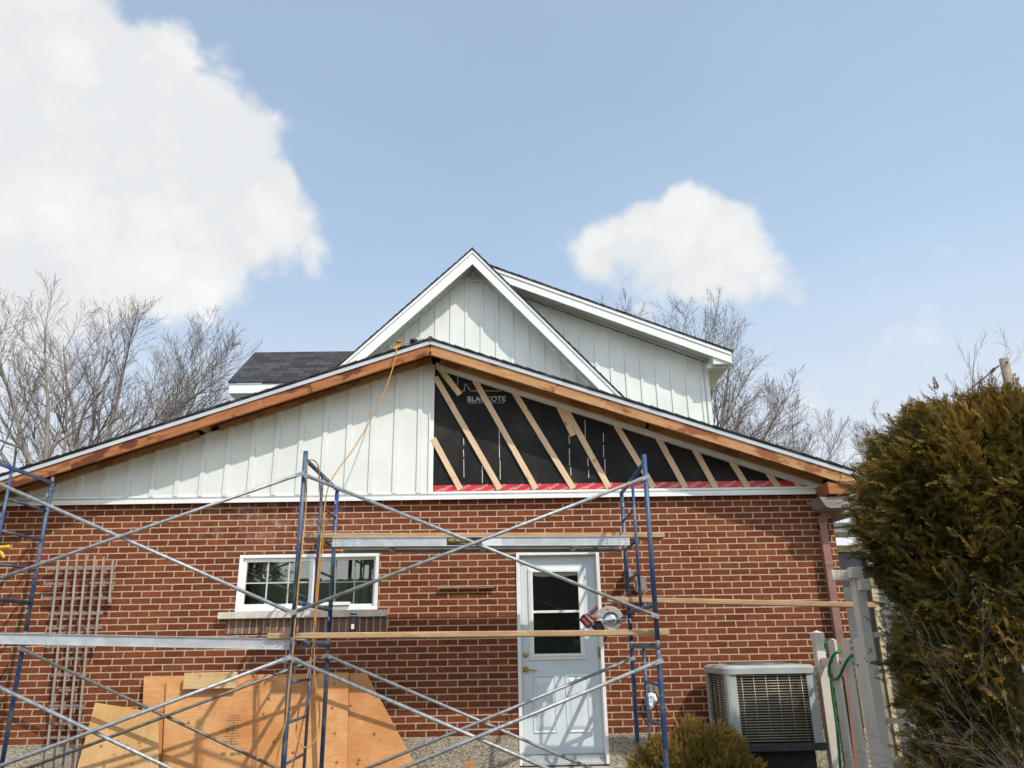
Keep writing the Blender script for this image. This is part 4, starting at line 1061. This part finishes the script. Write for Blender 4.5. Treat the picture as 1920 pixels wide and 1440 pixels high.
mb.tube(smooth_path(P, 5), .0066, 7)
tag(part('extension_cord', mb, 'cord'), 'long orange extension cord from the roof down the middle scaffold frame', 'cord')
c = at(748, 650, .6)
lv = thing('spirit_level', c, 'yellow spirit level with a brown end lying up the roof beside the nail gun', 'level')
a, b = at(735, 662, .5), at(752, 643, .5)
mb = MB(); d = (b-a).normalized(); mb.bar(a-d*.2, b, .05, .035, (0, -1, 0)); part('level_body', mb, 'yellow', lv, bevel=.003)
mb = MB(); mb.bar(at(743, 640, .48), at(753, 640, .48), .05, .03); part('level_end', mb, 'ledger', lv)
c = at(772, 642, .3)
ng = thing('nail_gun', c, 'small black and silver nail gun lying on the ridge shingles at the cord end', 'nail gun')
mb = MB(); mb.tube([at(769, 641, .3), at(778, 639, .3)], .035, 10); mb.tube([at(776, 637, .3), at(776, 642, .3)], .045, 10); part('gun_body', mb, 'blackplastic', ng)
mb = MB(); mb.bar(at(780, 640, .3), at(792, 639, .3), .03, .025); part('magazine', mb, 'grey', ng)
mb = MB(); mb.tube([at(790, 640, .3), at(796, 638, .3)], .022, 8); part('gun_tip', mb, 'blackplastic', ng)

# yellow clamp at the far left
cl = thing('yellow_clamp', at(-5, 1035, -1.0), 'yellow trigger clamp handle sticking in from the left edge', 'clamp')
mb = MB(); mb.tube(smooth_path([at(-45, 1024, -1.0), at(-5, 1027, -1.0), at(20, 1025, -1.0)]), [.022]*12+[.006], 8); mb.tube(smooth_path([at(-30, 1028, -1.0), at(-2, 1033, -1.0), at(8, 1047, -1.0)]), [.016]*12+[.005], 8)
part('clamp_handle', mb, 'yellow', cl)
mb = MB(); mb.bar(at(-45, 1000, -1.0), at(-45, 1060, -1.0), .03, .02, (0, -1, 0)); mb.bar(at(-60, 1003, -1.0), at(-30, 1003, -1.0), .03, .03); part('clamp_bar', mb, 'blackplastic', cl)

# ================================================================== AIR CONDITIONER
ax0, ax1, ay0, ay1, az0, az1 = 2.06, 2.905, -.96, -.16, .70, 1.385
ac = thing('air_conditioner', ((ax0+ax1)/2, (ay0+ay1)/2, 0), 'grey outdoor air conditioner unit with wire grilles beside the white fence', 'air conditioner')
def rrect(x0, x1, y0, y1, r, n=5):
    out = []
    for (cx, cy, a) in ((x1-r, y0+r, -90), (x1-r, y1-r, 0), (x0+r, y1-r, 90), (x0+r, y0+r, 180)):
        for k in range(n+1): t = math.radians(a+90*k/n); out.append((cx+r*math.cos(t), cy+r*math.sin(t)))
    return out
def rings(mb, levels):
    o = len(mb.v); n = len(levels[0][0])
    for outl, z in levels: mb.v += [(x, y, z) for x, y in outl]
    for k in range(len(levels)-1):
        for q in range(n): mb.face((o+k*n+q, o+k*n+(q+1) % n, o+(k+1)*n+(q+1) % n, o+(k+1)*n+q), False)
    mb.face([o+q for q in range(n)]); mb.face([o+(len(levels)-1)*n+q for q in range(n)])
mb = MB(); e = .018
rings(mb, [(rrect(ax0-e, ax1+e, ay0-e, ay1+e, .09), az1-.070), (rrect(ax0-e, ax1+e, ay0-e, ay1+e, .09), az1-.02), (rrect(ax0+.01, ax1-.01, ay0+.01, ay1-.01, .09), az1+.002), (rrect(ax0+.10, ax1-.10, ay0+.10, ay1-.10, .12), az1+.006)])
part('top_cap', mb, 'acpaint', ac)
mb = MB(); mb.lathe([(.29, 0), (.295, .008), (.27, .016), (.10, .022), (.02, .024)], ((ax0+ax1)/2, (ay0+ay1)/2, az1+.004), 'z', 32); part('fan_guard', mb, 'grey', ac)
for (cx, cy, sx, sy) in ((ax0, ay0, 1, 1), (ax1, ay0, -1, 1), (ax0, ay1, 1, -1), (ax1, ay1, -1, -1)):
    mb = MB(); wd = .095; th = .016
    pts = [(cx+sx*wd, cy), (cx+sx*.03, cy), (cx+sx*.008, cy+sy*.010), (cx, cy+sy*.03), (cx, cy+sy*wd), (cx+sx*th, cy+sy*wd), (cx+sx*th, cy+sy*.032), (cx+sx*.032, cy+sy*th), (cx+sx*wd, cy+sy*th)]
    o_ = len(mb.v); n = len(pts); mb.v += [(x, y, az0+.02) for x, y in pts]+[(x, y, az1-.068) for x, y in pts]
    for q in range(n): mb.face((o_+q, o_+(q+1) % n, o_+n+(q+1) % n, o_+n+q))
    mb.face([o_+q for q in range(n)]); mb.face([o_+n+q for q in range(n)])
    part('corner_post', mb, 'acpaint', ac)
mb = MB(); mb.box(ax0+.05, ax1-.05, ay0+.05, ay1-.05, az0+.03, az1-.075); part('coil', mb, 'coil', ac)
def grille(p0, p1, n, nv, z0, z1):
    mb = MB(); p0, p1 = Vector(p0), Vector(p1)
    for k in range(n): z = z0+(z1-z0)*k/(n-1); mb.tube([(p0.x, p0.y, z), (p1.x, p1.y, z)], .0042, 5)
    nrm = (p1-p0).normalized().cross(V(0, 0, 1))*.006
    for k in range(nv):
        q = p0+(p1-p0)*((k+.5)/nv)+nrm; mb.tube([(q.x, q.y, z0-.01), (q.x, q.y, z1+.01)], .0034, 5)
    return part('wire_grille', mb, 'acwire', ac)
grille((ax0+.09, ay0+.012, 0), (ax1-.09, ay0+.012, 0), 25, 6, az0+.045, az1-.085)
grille((ax0+.012, ay1-.09, 0), (ax0+.012, ay0+.09, 0), 25, 4, az0+.045, az1-.085)
grille((ax1-.012, ay0+.09, 0), (ax1-.012, ay1-.09, 0), 25, 4, az0+.045, az1-.085)
mb = MB(); mb.box(ax0-.01, ax1+.01, ay0-.01, ay1+.01, az0-.04, az0+.025); part('base_pan', mb, 'darkgrey', ac, bevel=.004)
M['standshade'] = simple('shade painted pad', (.030, .024, .020), (.050, .040, .033), 6., .9)  # near-black brown paints the shade under the unit into its stand
mb = MB(); mb.box(ax0+.06, ax1-.04, ay0+.16, ay1-.03, .0, az0-.042); part('stand', mb, 'standshade', ac, bevel=.01)

# ================================================================== FENCE, HOSE
# the fence runs away from the wall toward the viewer: its shaded broad side faces left, its narrow edges catch the sun
fn = thing('picket_fence', (3.05, -1.15, 0), 'off white picket fence section running out from the wall beside the air conditioner', 'fence')
def atX(px, py, X):
    v = ray(px, py); t = (X-CAM.x)/v.x
    return CAM + v*t
def post(name, x0, x1, y0, y1, zt, par, cap=0, mat='fence'):
    mb = MB(); mb.box(x0, x1, y0, y1, 0, zt); o = part(name, mb, mat, par, bevel=.004)
    if cap:
        mb = MB(); e = .006
        mb.box(x0-e, x1+e, y0-e, y1+e, zt-.07, zt+.002)
        cx, cy = (x0+x1)/2, (y0+y1)/2; i = len(mb.v)
        mb.v += [(x0-e, y0-e, zt+.0025), (x1+e, y0-e, zt+.0025), (x1+e, y1+e, zt+.0025), (x0-e, y1+e, zt+.0025), (cx, cy, zt+.03)]
        for q in range(4): mb.face((i+q, i+(q+1) % 4, i+4))
        mb.face((i, i+1, i+2, i+3)); part('post_cap', mb, mat, o)
    return o
FXP = 3.03
post('post', FXP, FXP+.088, -.72, -.625, 1.665, fn, 1)
for (ya, yb) in ((-1.165, -1.025), (-1.448, -1.322), (-1.676, -1.565)):
    mb = MB(); i = 0; P = [(FXP, ya, .05), (FXP, yb, .05), (FXP, yb, 1.60), (FXP, (ya+yb)/2, 1.615), (FXP, ya, 1.60)]
    mb.slab(P, (.024, 0, 0)); part('picket', mb, 'fence', fn, bevel=.002)
for z in (1.40, .35):
    mb = MB(); mb.box(FXP+.026, FXP+.062, -1.68, -.725, z-.04, z+.04); part('fence_rail', mb, 'fence', fn)
for (px, py) in ((1539, 1240), (1561, 1241), (1577, 1243), (1602, 1245), (1609, 1247)):
    mb = MB(); q = atX(px, py, FXP-.001); mb.lathe([(.008, 0), (.008, -.006), (.004, -.01)], q if px > 1550 else at(px, py, -.721), 'x' if px > 1550 else 'y', 8); part('bolt', mb, 'blackplastic', fn)
tp = thing('arbor_post', (3.07, -1.73, 0), 'tall off white arbor post with cross beams at the near end of the picket fence', 'post')
PY = -1.778
mb = MB(); mb.box(FXP, FXP+.084, PY, -1.68, 0, 2.19); part('post', mb, 'fence', tp, bevel=.004)
q0, q1 = at(1559, 1069, PY+.02), at(1590, 1088, PY+.02)
mb = MB(); mb.box(q0.x, FXP-.002, PY+.02, PY+.075, q1.z, q0.z); part('beam', mb, 'fence', tp, bevel=.004)
q0, q1 = at(1594, 1063, PY-.07), at(1613, 1083, PY-.07)
mb = MB(); mb.box(q0.x, q1.x, PY-.07, PY-.002, q1.z, q0.z); part('beam', mb, 'fence', tp, bevel=.004)
q0, q1 = at(1611, 1086, PY-.06), at(1635, 1106, PY-.06)
mb = MB(); mb.box(q0.x, q1.x, PY-.06, PY-.003, q1.z, q0.z); part('beam', mb, 'fence', tp, bevel=.004)
for (px, py) in ((1632, 1217), (1634, 1220), (1630, 1223), (1621, 1234), (1625, 1240)):
    mb = MB(); q = at(px, py, PY); mb.lathe([(.006, 0), (.006, -.003), (.003, -.005)], (q.x, PY, q.z), 'y', 8); part('bolt_hole', mb, 'blackplastic', tp)
bf = thing('rail_fence', (4.6, -1.7, 0), 'white horizontal rail fence glimpsed behind the cedar branches', 'fence')
for x in (4.15, 5.25, 6.4): post('post', x, x+.09, -1.72, -1.63, 1.75, bf)
for py in (1190, 1243, 1352):
    z = at(1655, py, -1.74).z
    mb = MB(); mb.box(FXP+.086, 6.8, -1.745, -1.722, z-.022, z+.022); part('fence_rail', mb, 'fence', bf)
for x in (3.24, 3.40, 3.56, 3.72, 3.9, 4.4, 4.7, 4.95):
    mb = MB(); mb.box(x, x+.08, -1.72, -1.70, .1, 1.52); part('picket', mb, 'fence', bf)
hz = thing('garden_hose', (3.02, -1.25, 0), 'green garden hose looped over the picket fence', 'hose')
def hp(px, py, X): return atX(1500+px/5.538, 1180+py/5.538, X)
mb = MB(); mb.tube(smooth_path([hp(410, 230, 3.045), hp(360, 255, 3.00), hp(322, 320, 2.985), hp(303, 400, 2.98), hp(305, 480, 2.98), hp(340, 522, 2.98), hp(390, 510, 2.98), hp(425, 460, 2.985), hp(455, 390, 2.99), hp(500, 310, 3.00), hp(545, 265, 3.04)]), .013, 8)
part('hose_loop', mb, 'hose', hz)
mb = MB(); mb.tube(smooth_path([hp(318, 500, 3.06), hp(340, 700, 3.065), hp(375, 950, 3.07), hp(400, 1200, 3.07), hp(425, 1500, 3.07)]), .013, 8); part('hose_hanging', mb, 'hose', hz)
mb = MB(); mb.tube(smooth_path([hp(545, 380, 3.06), hp(585, 620, 3.065), hp(620, 830, 3.07), hp(660, 1150, 3.07), hp(690, 1450, 3.07)]), .012, 8); part('hose_hanging', mb, 'hose', hz)
mb = MB(); mb.tube(smooth_path([hp(270, 130, 3.075), hp(280, 200, 3.075), hp(390, 190, 3.075), hp(410, 250, 3.075)]), .018, 8); part('hose_hanging', mb, 'hose', hz)
mb = MB(); mb.tube(smooth_path([hp(435, 480, 3.065), hp(470, 720, 3.07), hp(505, 1000, 3.07), hp(550, 1430, 3.07)]), .016, 8); part('hose_shaded', mb, 'hoseshade', hz)

# ================================================================== CEDAR and BUSH
class Cloud:
    """a big set of loose quads written straight into a mesh"""
    def __init__(s, V_, T_): s.V_ = V_; s.T_ = T_
    def mesh(s, name, off=(0, 0, 0), fix=True):
        me = bpy.data.meshes.new(name); v = (s.V_-np.array(off, dtype=float)).astype(np.float32); n = len(v)//4
        me.vertices.add(4*n); me.vertices.foreach_set('co', v.ravel())
        me.loops.add(4*n); me.loops.foreach_set('vertex_index', np.arange(4*n, dtype=np.int32))
        me.polygons.add(n); me.polygons.foreach_set('loop_start', np.arange(0, 4*n, 4, dtype=np.int32)); me.polygons.foreach_set('loop_total', np.full(n, 4, dtype=np.int32))
        a = me.attributes.new('tint', 'FLOAT', 'POINT'); a.data.foreach_set('value', s.T_.astype(np.float32))
        me.update(); me.validate(); return me
def sprays(n, sampler, seed, length=(.14, .30), leaf=.034, slim=.20, spread=.42, K=10):
    """flat fern-like sprays: a stem with alternating leaflets"""
    R = np.random.RandomState(seed)
    smp = [sampler(R) for _ in range(n)]
    p = np.array([q[0] for q in smp]); out = np.array([q[1] for q in smp]); tint = np.array([q[2] for q in smp])
    nz = lambda a: a/(np.linalg.norm(a, axis=1, keepdims=True)+1e-9)
    L = R.uniform(*length, size=(n, 1)); d = nz(out+R.normal(0, spread, (n, 3)))
    s_ = nz(np.cross(d, R.normal(0, 1, (n, 3)))); nrm = np.cross(d, s_)
    droop = np.zeros((n, 3)); droop[:, 2] = -R.uniform(-.15, .35, n)
    VV, TT = [], []
    for j in range(K):
        u = (j+.3)/K; c = p+d*L*u+droop*L*u*u
        for sg in ((1, -1) if j < K-1 else (0,)):
            ll = leaf*(1.25-.85*u)*R.uniform(.7, 1.4, (n, 1))*2; wd = leaf*slim*R.uniform(.8, 1.2, (n, 1))
            ax = nz(d*(.9 if sg else 1.)+s_*sg*.55+nrm*R.normal(0, .2, (n, 1))+droop*.5); pr = nz(np.cross(ax, nrm)); m = c+ax*ll*.45
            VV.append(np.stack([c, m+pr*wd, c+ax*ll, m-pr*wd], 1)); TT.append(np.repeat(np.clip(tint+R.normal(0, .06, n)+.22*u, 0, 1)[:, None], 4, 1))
    return Cloud(np.stack(VV, 1).reshape(-1, 3), np.stack(TT, 1).ravel())
CY = -3.0; KS = (8.56+CY)/6.26          # the crown was measured at another depth and is scaled about the eye height
CX = 4.30*KS
def zs_(z): return (z-1.6)/KS+1.6
def crown_r(z):
    return KS*float(np.interp(zs_(z), [.2, .84, 1.4, 2.0, 2.5, 2.75, 3.0, 3.16, 3.28, 3.38, 3.46], [1.16, 1.22, 1.25, 1.32, 1.37, 1.34, 1.21, 1.08, .92, .74, .45]))
ZTOP = (3.46-1.6)*KS+1.6
from mathutils import noise as mnoise
clumps = []
def ced(R):
    # sprays gather in clumps that share a direction and a tint
    if not clumps or R.rand() < 1/13.:
        while True:
            z = R.uniform(.12, ZTOP-.03); a = R.uniform(0, 2*math.pi)
            lump = mnoise.noise(Vector((math.cos(a)*2.2, math.sin(a)*2.2, z*1.7)))
            lump2 = mnoise.noise(Vector((math.cos(a)*5, math.sin(a)*5, z*4+9)))
            rr = crown_r(z)*(1+.07*lump+.05*lump2)
            q = .95-abs(R.normal(0, .20))
            x, y = CX+rr*q*math.cos(a), CY+rr*q*math.sin(a)*.62
            # sparse, hollow lower right part where the trunk shows
            if z < 1.95 and x > 3.30:
                hol = min(1, (1.95-z)/.6)*min(1, (x-3.30)/.35)
                if R.rand() < hol*.9: continue
            if z < 2.1 and mnoise.noise(Vector((x*3.1, y*3.1, z*2.6))) < -.12 and R.rand() < .9: continue
            if R.rand() > .45+.55*min(1, crown_r(z)/1.0): continue
            break
        out = np.array([math.cos(a), math.sin(a)*.9, .45 if z < 2.9 else 1.1]) + R.normal(0, .30, 3)
        out /= np.linalg.norm(out)
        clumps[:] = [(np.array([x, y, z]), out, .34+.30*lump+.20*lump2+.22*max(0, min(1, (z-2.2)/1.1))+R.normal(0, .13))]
    p, out, tint = clumps[0]
    return p+R.normal(0, .060, 3)-out*R.uniform(0, .10), out, tint+R.normal(0, .05)
cedar = thing('cedar_tree', (CX, CY, 0), 'large bronze green cedar filling the right edge of the picture', 'tree')
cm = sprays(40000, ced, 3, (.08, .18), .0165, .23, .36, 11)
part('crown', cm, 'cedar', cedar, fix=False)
mb = MB()
tb = at(1846, 1330, CY+.1); tt = at(1815, 1165, CY+.1)
mb.tube(smooth_path([(tb.x+.06, CY+.1, 0), tb, tt, (tt.x-.05, CY+.05, 2.4), (tt.x+.1, CY, 3.1)]), [.062]*6+[.058]*6+[.05]*6+[.03]*6+[.012], 9)
mb.tube(smooth_path([(tb.x+.35, CY+.2, 0), (tb.x+.33, CY+.2, 1.2), (tb.x+.3, CY+.1, 2.3), (tb.x+.35, CY+.1, 3.1)]), [.05]*6+[.045]*6+[.03]*6+[.01], 8)
for k in range(60):
    z = rnd.uniform(.6, 3.1); a = rnd.uniform(0, 6.28); L = crown_r(z)*rnd.uniform(.6, .92)
    s0 = V(tt.x+.02, CY+.05, z-.25); e1 = V(CX+L*math.cos(a), CY+L*.6*math.sin(a), z+.15)
    mb.tube([s0, (s0+e1)/2+V(0, 0, -.06), e1], [.014, .008, .003], 5, False)
part('trunk', mb, 'cedarbark', cedar)
BX, BY = 1.62, -1.30
def bsh(R):
    a = R.uniform(0, 6.283); ph = math.acos(R.uniform(-.2, 1)); q = 1-abs(R.normal(0, .15))
    n_ = np.array([math.sin(ph)*math.cos(a), math.sin(ph)*math.sin(a), math.cos(ph)])
    lump = mnoise.noise(Vector(n_)*2.6+Vector((3, 1, 2)))
    rr = 1+.26*lump+.10*mnoise.noise(Vector(n_)*6)
    p = np.array([BX, BY, .39])+n_*np.array([.57, .36, .50])*rr*q
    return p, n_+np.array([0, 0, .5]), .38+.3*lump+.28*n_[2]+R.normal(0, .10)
bush = thing('globe_bush', (BX, BY, 0), 'low rounded golden green cedar bush at the foot of the right scaffold leg', 'bush')
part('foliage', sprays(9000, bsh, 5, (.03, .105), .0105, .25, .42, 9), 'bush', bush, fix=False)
mb = MB()
for k in range(9):
    a = k*.7; mb.tube([(BX, BY, 0), (BX+.14*math.cos(a), BY+.1*math.sin(a), .25), (BX+.33*math.cos(a), BY+.2*math.sin(a), .6)], [.02, .014, .006], 5)
part('stems', mb, 'cedarbark', bush)

# ================================================================== BARE TREES
def bare_tree(name, base, stems, label, seed, r0, max_depth=3, twig_scale=1., group=None, dens=1., mtw='twig', mtr='bark', cat='tree', upness=.06, rmin=.0045):
    R = random.Random(seed); big, small = MB(), MB()
    def rv(s): return V(R.gauss(0, s), R.gauss(0, s), R.gauss(0, s))
    def grow(p, d, L, r, depth):
        n = 5 if depth < 2 else 4
        pts, rs = [p.copy()], [r]; q = p.copy(); dd = d.copy()
        for i in range(n):
            dd = (dd+rv(.07 if depth < 2 else .10)+V(0, 0, upness*(1 if depth else .5))).normalized()
            q = q+dd*(L/n); pts.append(q.copy()); rs.append(max(rmin*.8, r*(1-.88*((i+1)/n)**.9)))
        (big if depth < 2 else small).tube(pts, rs, (7 if depth == 0 else 5) if depth < 2 else 3, False)
        if depth >= max_depth:
            return
        kids = {0: 10, 1: 9, 2: 6}.get(depth, 4)
        kids = max(2, int(kids*dens+R.random()))
        for k in range(kids):
            u = (k+R.random())/kids*.78+.20
            i = min(n-1, int(u*n)); f_ = u*n-i
            pp = pts[i].lerp(pts[i+1], f_); dl = (pts[i+1]-pts[i]).normalized()
            side = dl.orthogonal().normalized(); side = Matrix.Rotation(R.uniform(0, 6.283), 3, dl) @ side
            ang = R.uniform(.45, .88)
            nd = (dl*math.cos(ang)+side*math.sin(ang)+V(0, 0, .10)).normalized()
            grow(pp, nd, L*R.uniform(.36, .58)*(1.15-.55*u)*twig_scale, max(rmin, rs[i]*R.uniform(.45, .65)), depth+1)
    for (p, d, L, r) in stems: grow(Vector(p), Vector(d).normalized(), L, r, 0)
    t = thing(name, base, label, cat, group)
    part('trunk', big, mtr, t, fix=False); part('crown', small, mtw, t, fix=False)
    return t
def stems_px(Y, lst, base_px, zbase=0.):
    """stems leave the base and pass near measured points"""
    b = at(*base_px, Y); out = []
    for (x, y, r) in lst:
        e = at(x, y, Y); s0 = V(b.x, Y+rnd.uniform(-.6, .6), max(b.z, 0)); e.y += rnd.uniform(-1.5, 1.5)
        out.append((s0, e-s0, (e-s0).length*.93, r*.85))
    return b, out
GB = 'bare trees behind the house'
b, st_ = stems_px(13, [(40, 590, .12), (105, 620, .12), (-90, 700, .11), (150, 660, .09)], (105, 1000)); b.z = 0
bare_tree('bare_tree', (b.x, 13, 0), st_+[((b.x, 13, 0), (0.02, 0, 1), at(110, 990, 13).z, .22)], 'tall leafless tree at the far left with upright grey limbs', 11, .2, group=GB)
b, st_ = stems_px(14, [(150, 590, .13), (215, 610, .10), (290, 620, .11), (345, 660, .08)], (165, 990)); b.z = 0
bare_tree('bare_tree', (b.x, 14, 0), st_+[((b.x, 14, 0), (0.02, 0, 1), at(160, 980, 14).z, .22)], 'leafless many stemmed tree left of the white gable, second from the left edge', 12, .2, group=GB)
b, st_ = stems_px(12, [(400, 650, .10), (465, 640, .09), (340, 690, .08), (440, 700, .07)], (215, 970)); b.z = 0
bare_tree('bare_tree', (b.x, 12, 0), st_+[((b.x, 12, 0), (0.02, 0, 1), at(225, 950, 12).z, .18)], 'leafless tree leaning right toward the dark shingled side roof', 31, .2, group=GB)
b, st_ = stems_px(14, [(1285, 600, .11), (1335, 610, .11), (1385, 660, .10), (1450, 670, .10), (1500, 740, .09), (1245, 640, .07), (1420, 760, .07)], (1335, 970)); b.z = 0
bare_tree('bare_tree', (b.x, 14, 0), st_+[((b.x, 14, 0), (0.02, 0, 1), at(1330, 950, 14).z, .2)], 'large leafless tree rising right behind the white dormer', 14, .2, group=GB)
b, st_ = stems_px(16, [(1185, 600, .05), (1165, 640, .05)], (1180, 900)); b.z = 0
bare_tree('bare_tree', (b.x, 16, 0), st_+[((b.x, 16, 0), (0.02, 0, 1), at(1180, 890, 16).z, .1)], 'leafless tree of which only thin tips show above the sloping dormer roof', 15, .2, 3, group=GB)
b, st_ = stems_px(24, [(1470, 790, .09), (1530, 780, .09), (1400, 790, .09), (1580, 820, .09), (1500, 830, .07), (1560, 850, .07)], (1480, 1000)); b.z = 0
bare_tree('bare_tree', (b.x, 24, 0), st_+[((b.x, 24, 0), (0.02, 0, 1), at(1480, 995, 24).z, .2)], 'smaller distant leafless tree low above the right roof slope', 16, .2, group=GB)
b, st_ = stems_px(20, [(1630, 830, .06), (1660, 800, .06), (1600, 850, .05)], (1640, 1000)); b.z = 0
bare_tree('bare_tree', (b.x, 20, 0), st_+[((b.x, 20, 0), (0.02, 0, 1), at(1640, 990, 20).z, .12)], 'small leafless tree between the right eave and the cedar', 17, .2, 3, group=GB)
b, st_ = stems_px(7, [(1775, 700, .025), (1815, 665, .03), (1835, 690, .02)], (1805, 850)); b.z = 0
bare_tree('bare_tree', (b.x, 7, 0), st_+[((b.x, 7, 0), (0.02, 0, 1), at(1805, 840, 7).z, .05)], 'slender leafless sapling rising above the cedar left of the wooden pole', 18, .05, 2, .8, group=GB, dens=.75, rmin=.003)
b, st_ = stems_px(9, [(1930, 660, .03), (1890, 700, .03), (1965, 640, .03)], (1960, 850)); b.z = 0
bare_tree('bare_tree', (b.x, 9, 0), st_+[((b.x, 9, 0), (0.02, 0, 1), at(1960, 840, 9).z, .07)], 'leafless tree at the right edge beyond the wooden pole', 19, .05, 2, .8, group=GB, dens=.6, rmin=.003)
b, st_ = stems_px(26, [(20, 800, .08), (90, 790, .08), (250, 800, .08), (330, 810, .08), (160, 820, .08)], (150, 1000)); b.z = 0
bare_tree('bare_tree', (b.x, 26, 0), st_+[((b.x, 26, 0), (0.02, 0, 1), at(150, 995, 26).z, .2)], 'low hazy leafless tree far behind the trunks at the left', 20, .2, group=GB)
# bare shrub in front of the cedar
sh = []
R2 = random.Random(4)
for k in range(9):
    e = at(R2.uniform(1690, 1900), R2.uniform(1120, 1420), -3.8+R2.uniform(-.15, .15)); s0 = V(3.55+R2.uniform(-.12, .12), -3.85, .05)
    sh.append((s0, e-s0+V(0, 0, -.25), (e-s0).length*R2.uniform(.9, 1.1), .0034))
bare_tree('bare_shrub', (3.55, -3.85, 0), sh, 'leafless arching shrub in front of the cedar at the lower right corner', 21, .01, 2, .75, mtw='shrub', mtr='shrub', cat='shrub', dens=.7, upness=.02, rmin=.0011)
# dark evergreen across the yard that the window mirrors
mirror = thing('spruce_tree', (-9.6, -23, 0), 'dark spruce across the yard behind the viewer, mirrored in the window', 'tree')
def spr(R):
    z = R.uniform(.6, 6.4); a = R.uniform(0, 6.28); r = (6.6-z)*.17*math.sqrt(R.uniform(.3, 1))
    return np.array([-9.6+r*math.cos(a), -23+r*math.sin(a), z]), np.array([math.cos(a), math.sin(a), -.1]), .2
part('crown', sprays(500, spr, 9, (.5, .9), .12, .2, .42, 8), 'cedar', mirror, fix=False)
part('trunk', MB().tube([(-9.6, -23, 0), (-9.6, -23, 6.5)], [.12, .02], 8), 'cedarbark', mirror)

mh = thing('mirror_house', (-9, -40, 0), 'plain brown house added behind the viewer to darken the mirrored view in the panes', 'house')  # unseen house added to keep the reflections in the panes dark
part('wall', MB().box(-26, 9, -44, -36, 0, 3.4), 'gutter', mh)
part('roof', MB().slab([(-26.5, -35.4, 3.3), (-26.5, -44.6, 3.3), (-26.5, -40, 5.6)], (36, 0, 0)), 'shingle', mh)
for x in (-22, -16, -9, -2, 4): part('window', MB().box(x, x+1.6, -35.99, -35.9, 1.6, 3.2), 'vinyl', mh)
# ================================================================== UTILITY POLE
a, b = at(1882, 673, 8), at(1897, 745, 8)
d = (b-a); base = a+d*(a.z/-d.z)
up_ = thing('utility_pole', (base.x, 8, 0), 'weathered round wooden pole top rising behind the cedar with a guy wire', 'pole')
mb = MB(); mb.tube([base, b, a], [.125, .105, .10], 16); part('pole', mb, 'pole', up_)
mb = MB(); mb.tube(smooth_path([at(1873, 686, 7.9), at(1860, 695, 8.5), at(1845, 709, 9.5), at(1800, 745, 12)]), .018, 6); mb.tube(smooth_path([at(1864, 692, 8.4), at(1859, 697, 8.7)]), .04, 6); part('guy_wire', mb, 'blackplastic', up_)
mb = MB(); q = at(1887, 680, 7.88); mb.lathe([(.03, 0), (.03, -.02), (.01, -.03)], q, 'y', 8); part('bolt', mb, 'blackplastic', up_)
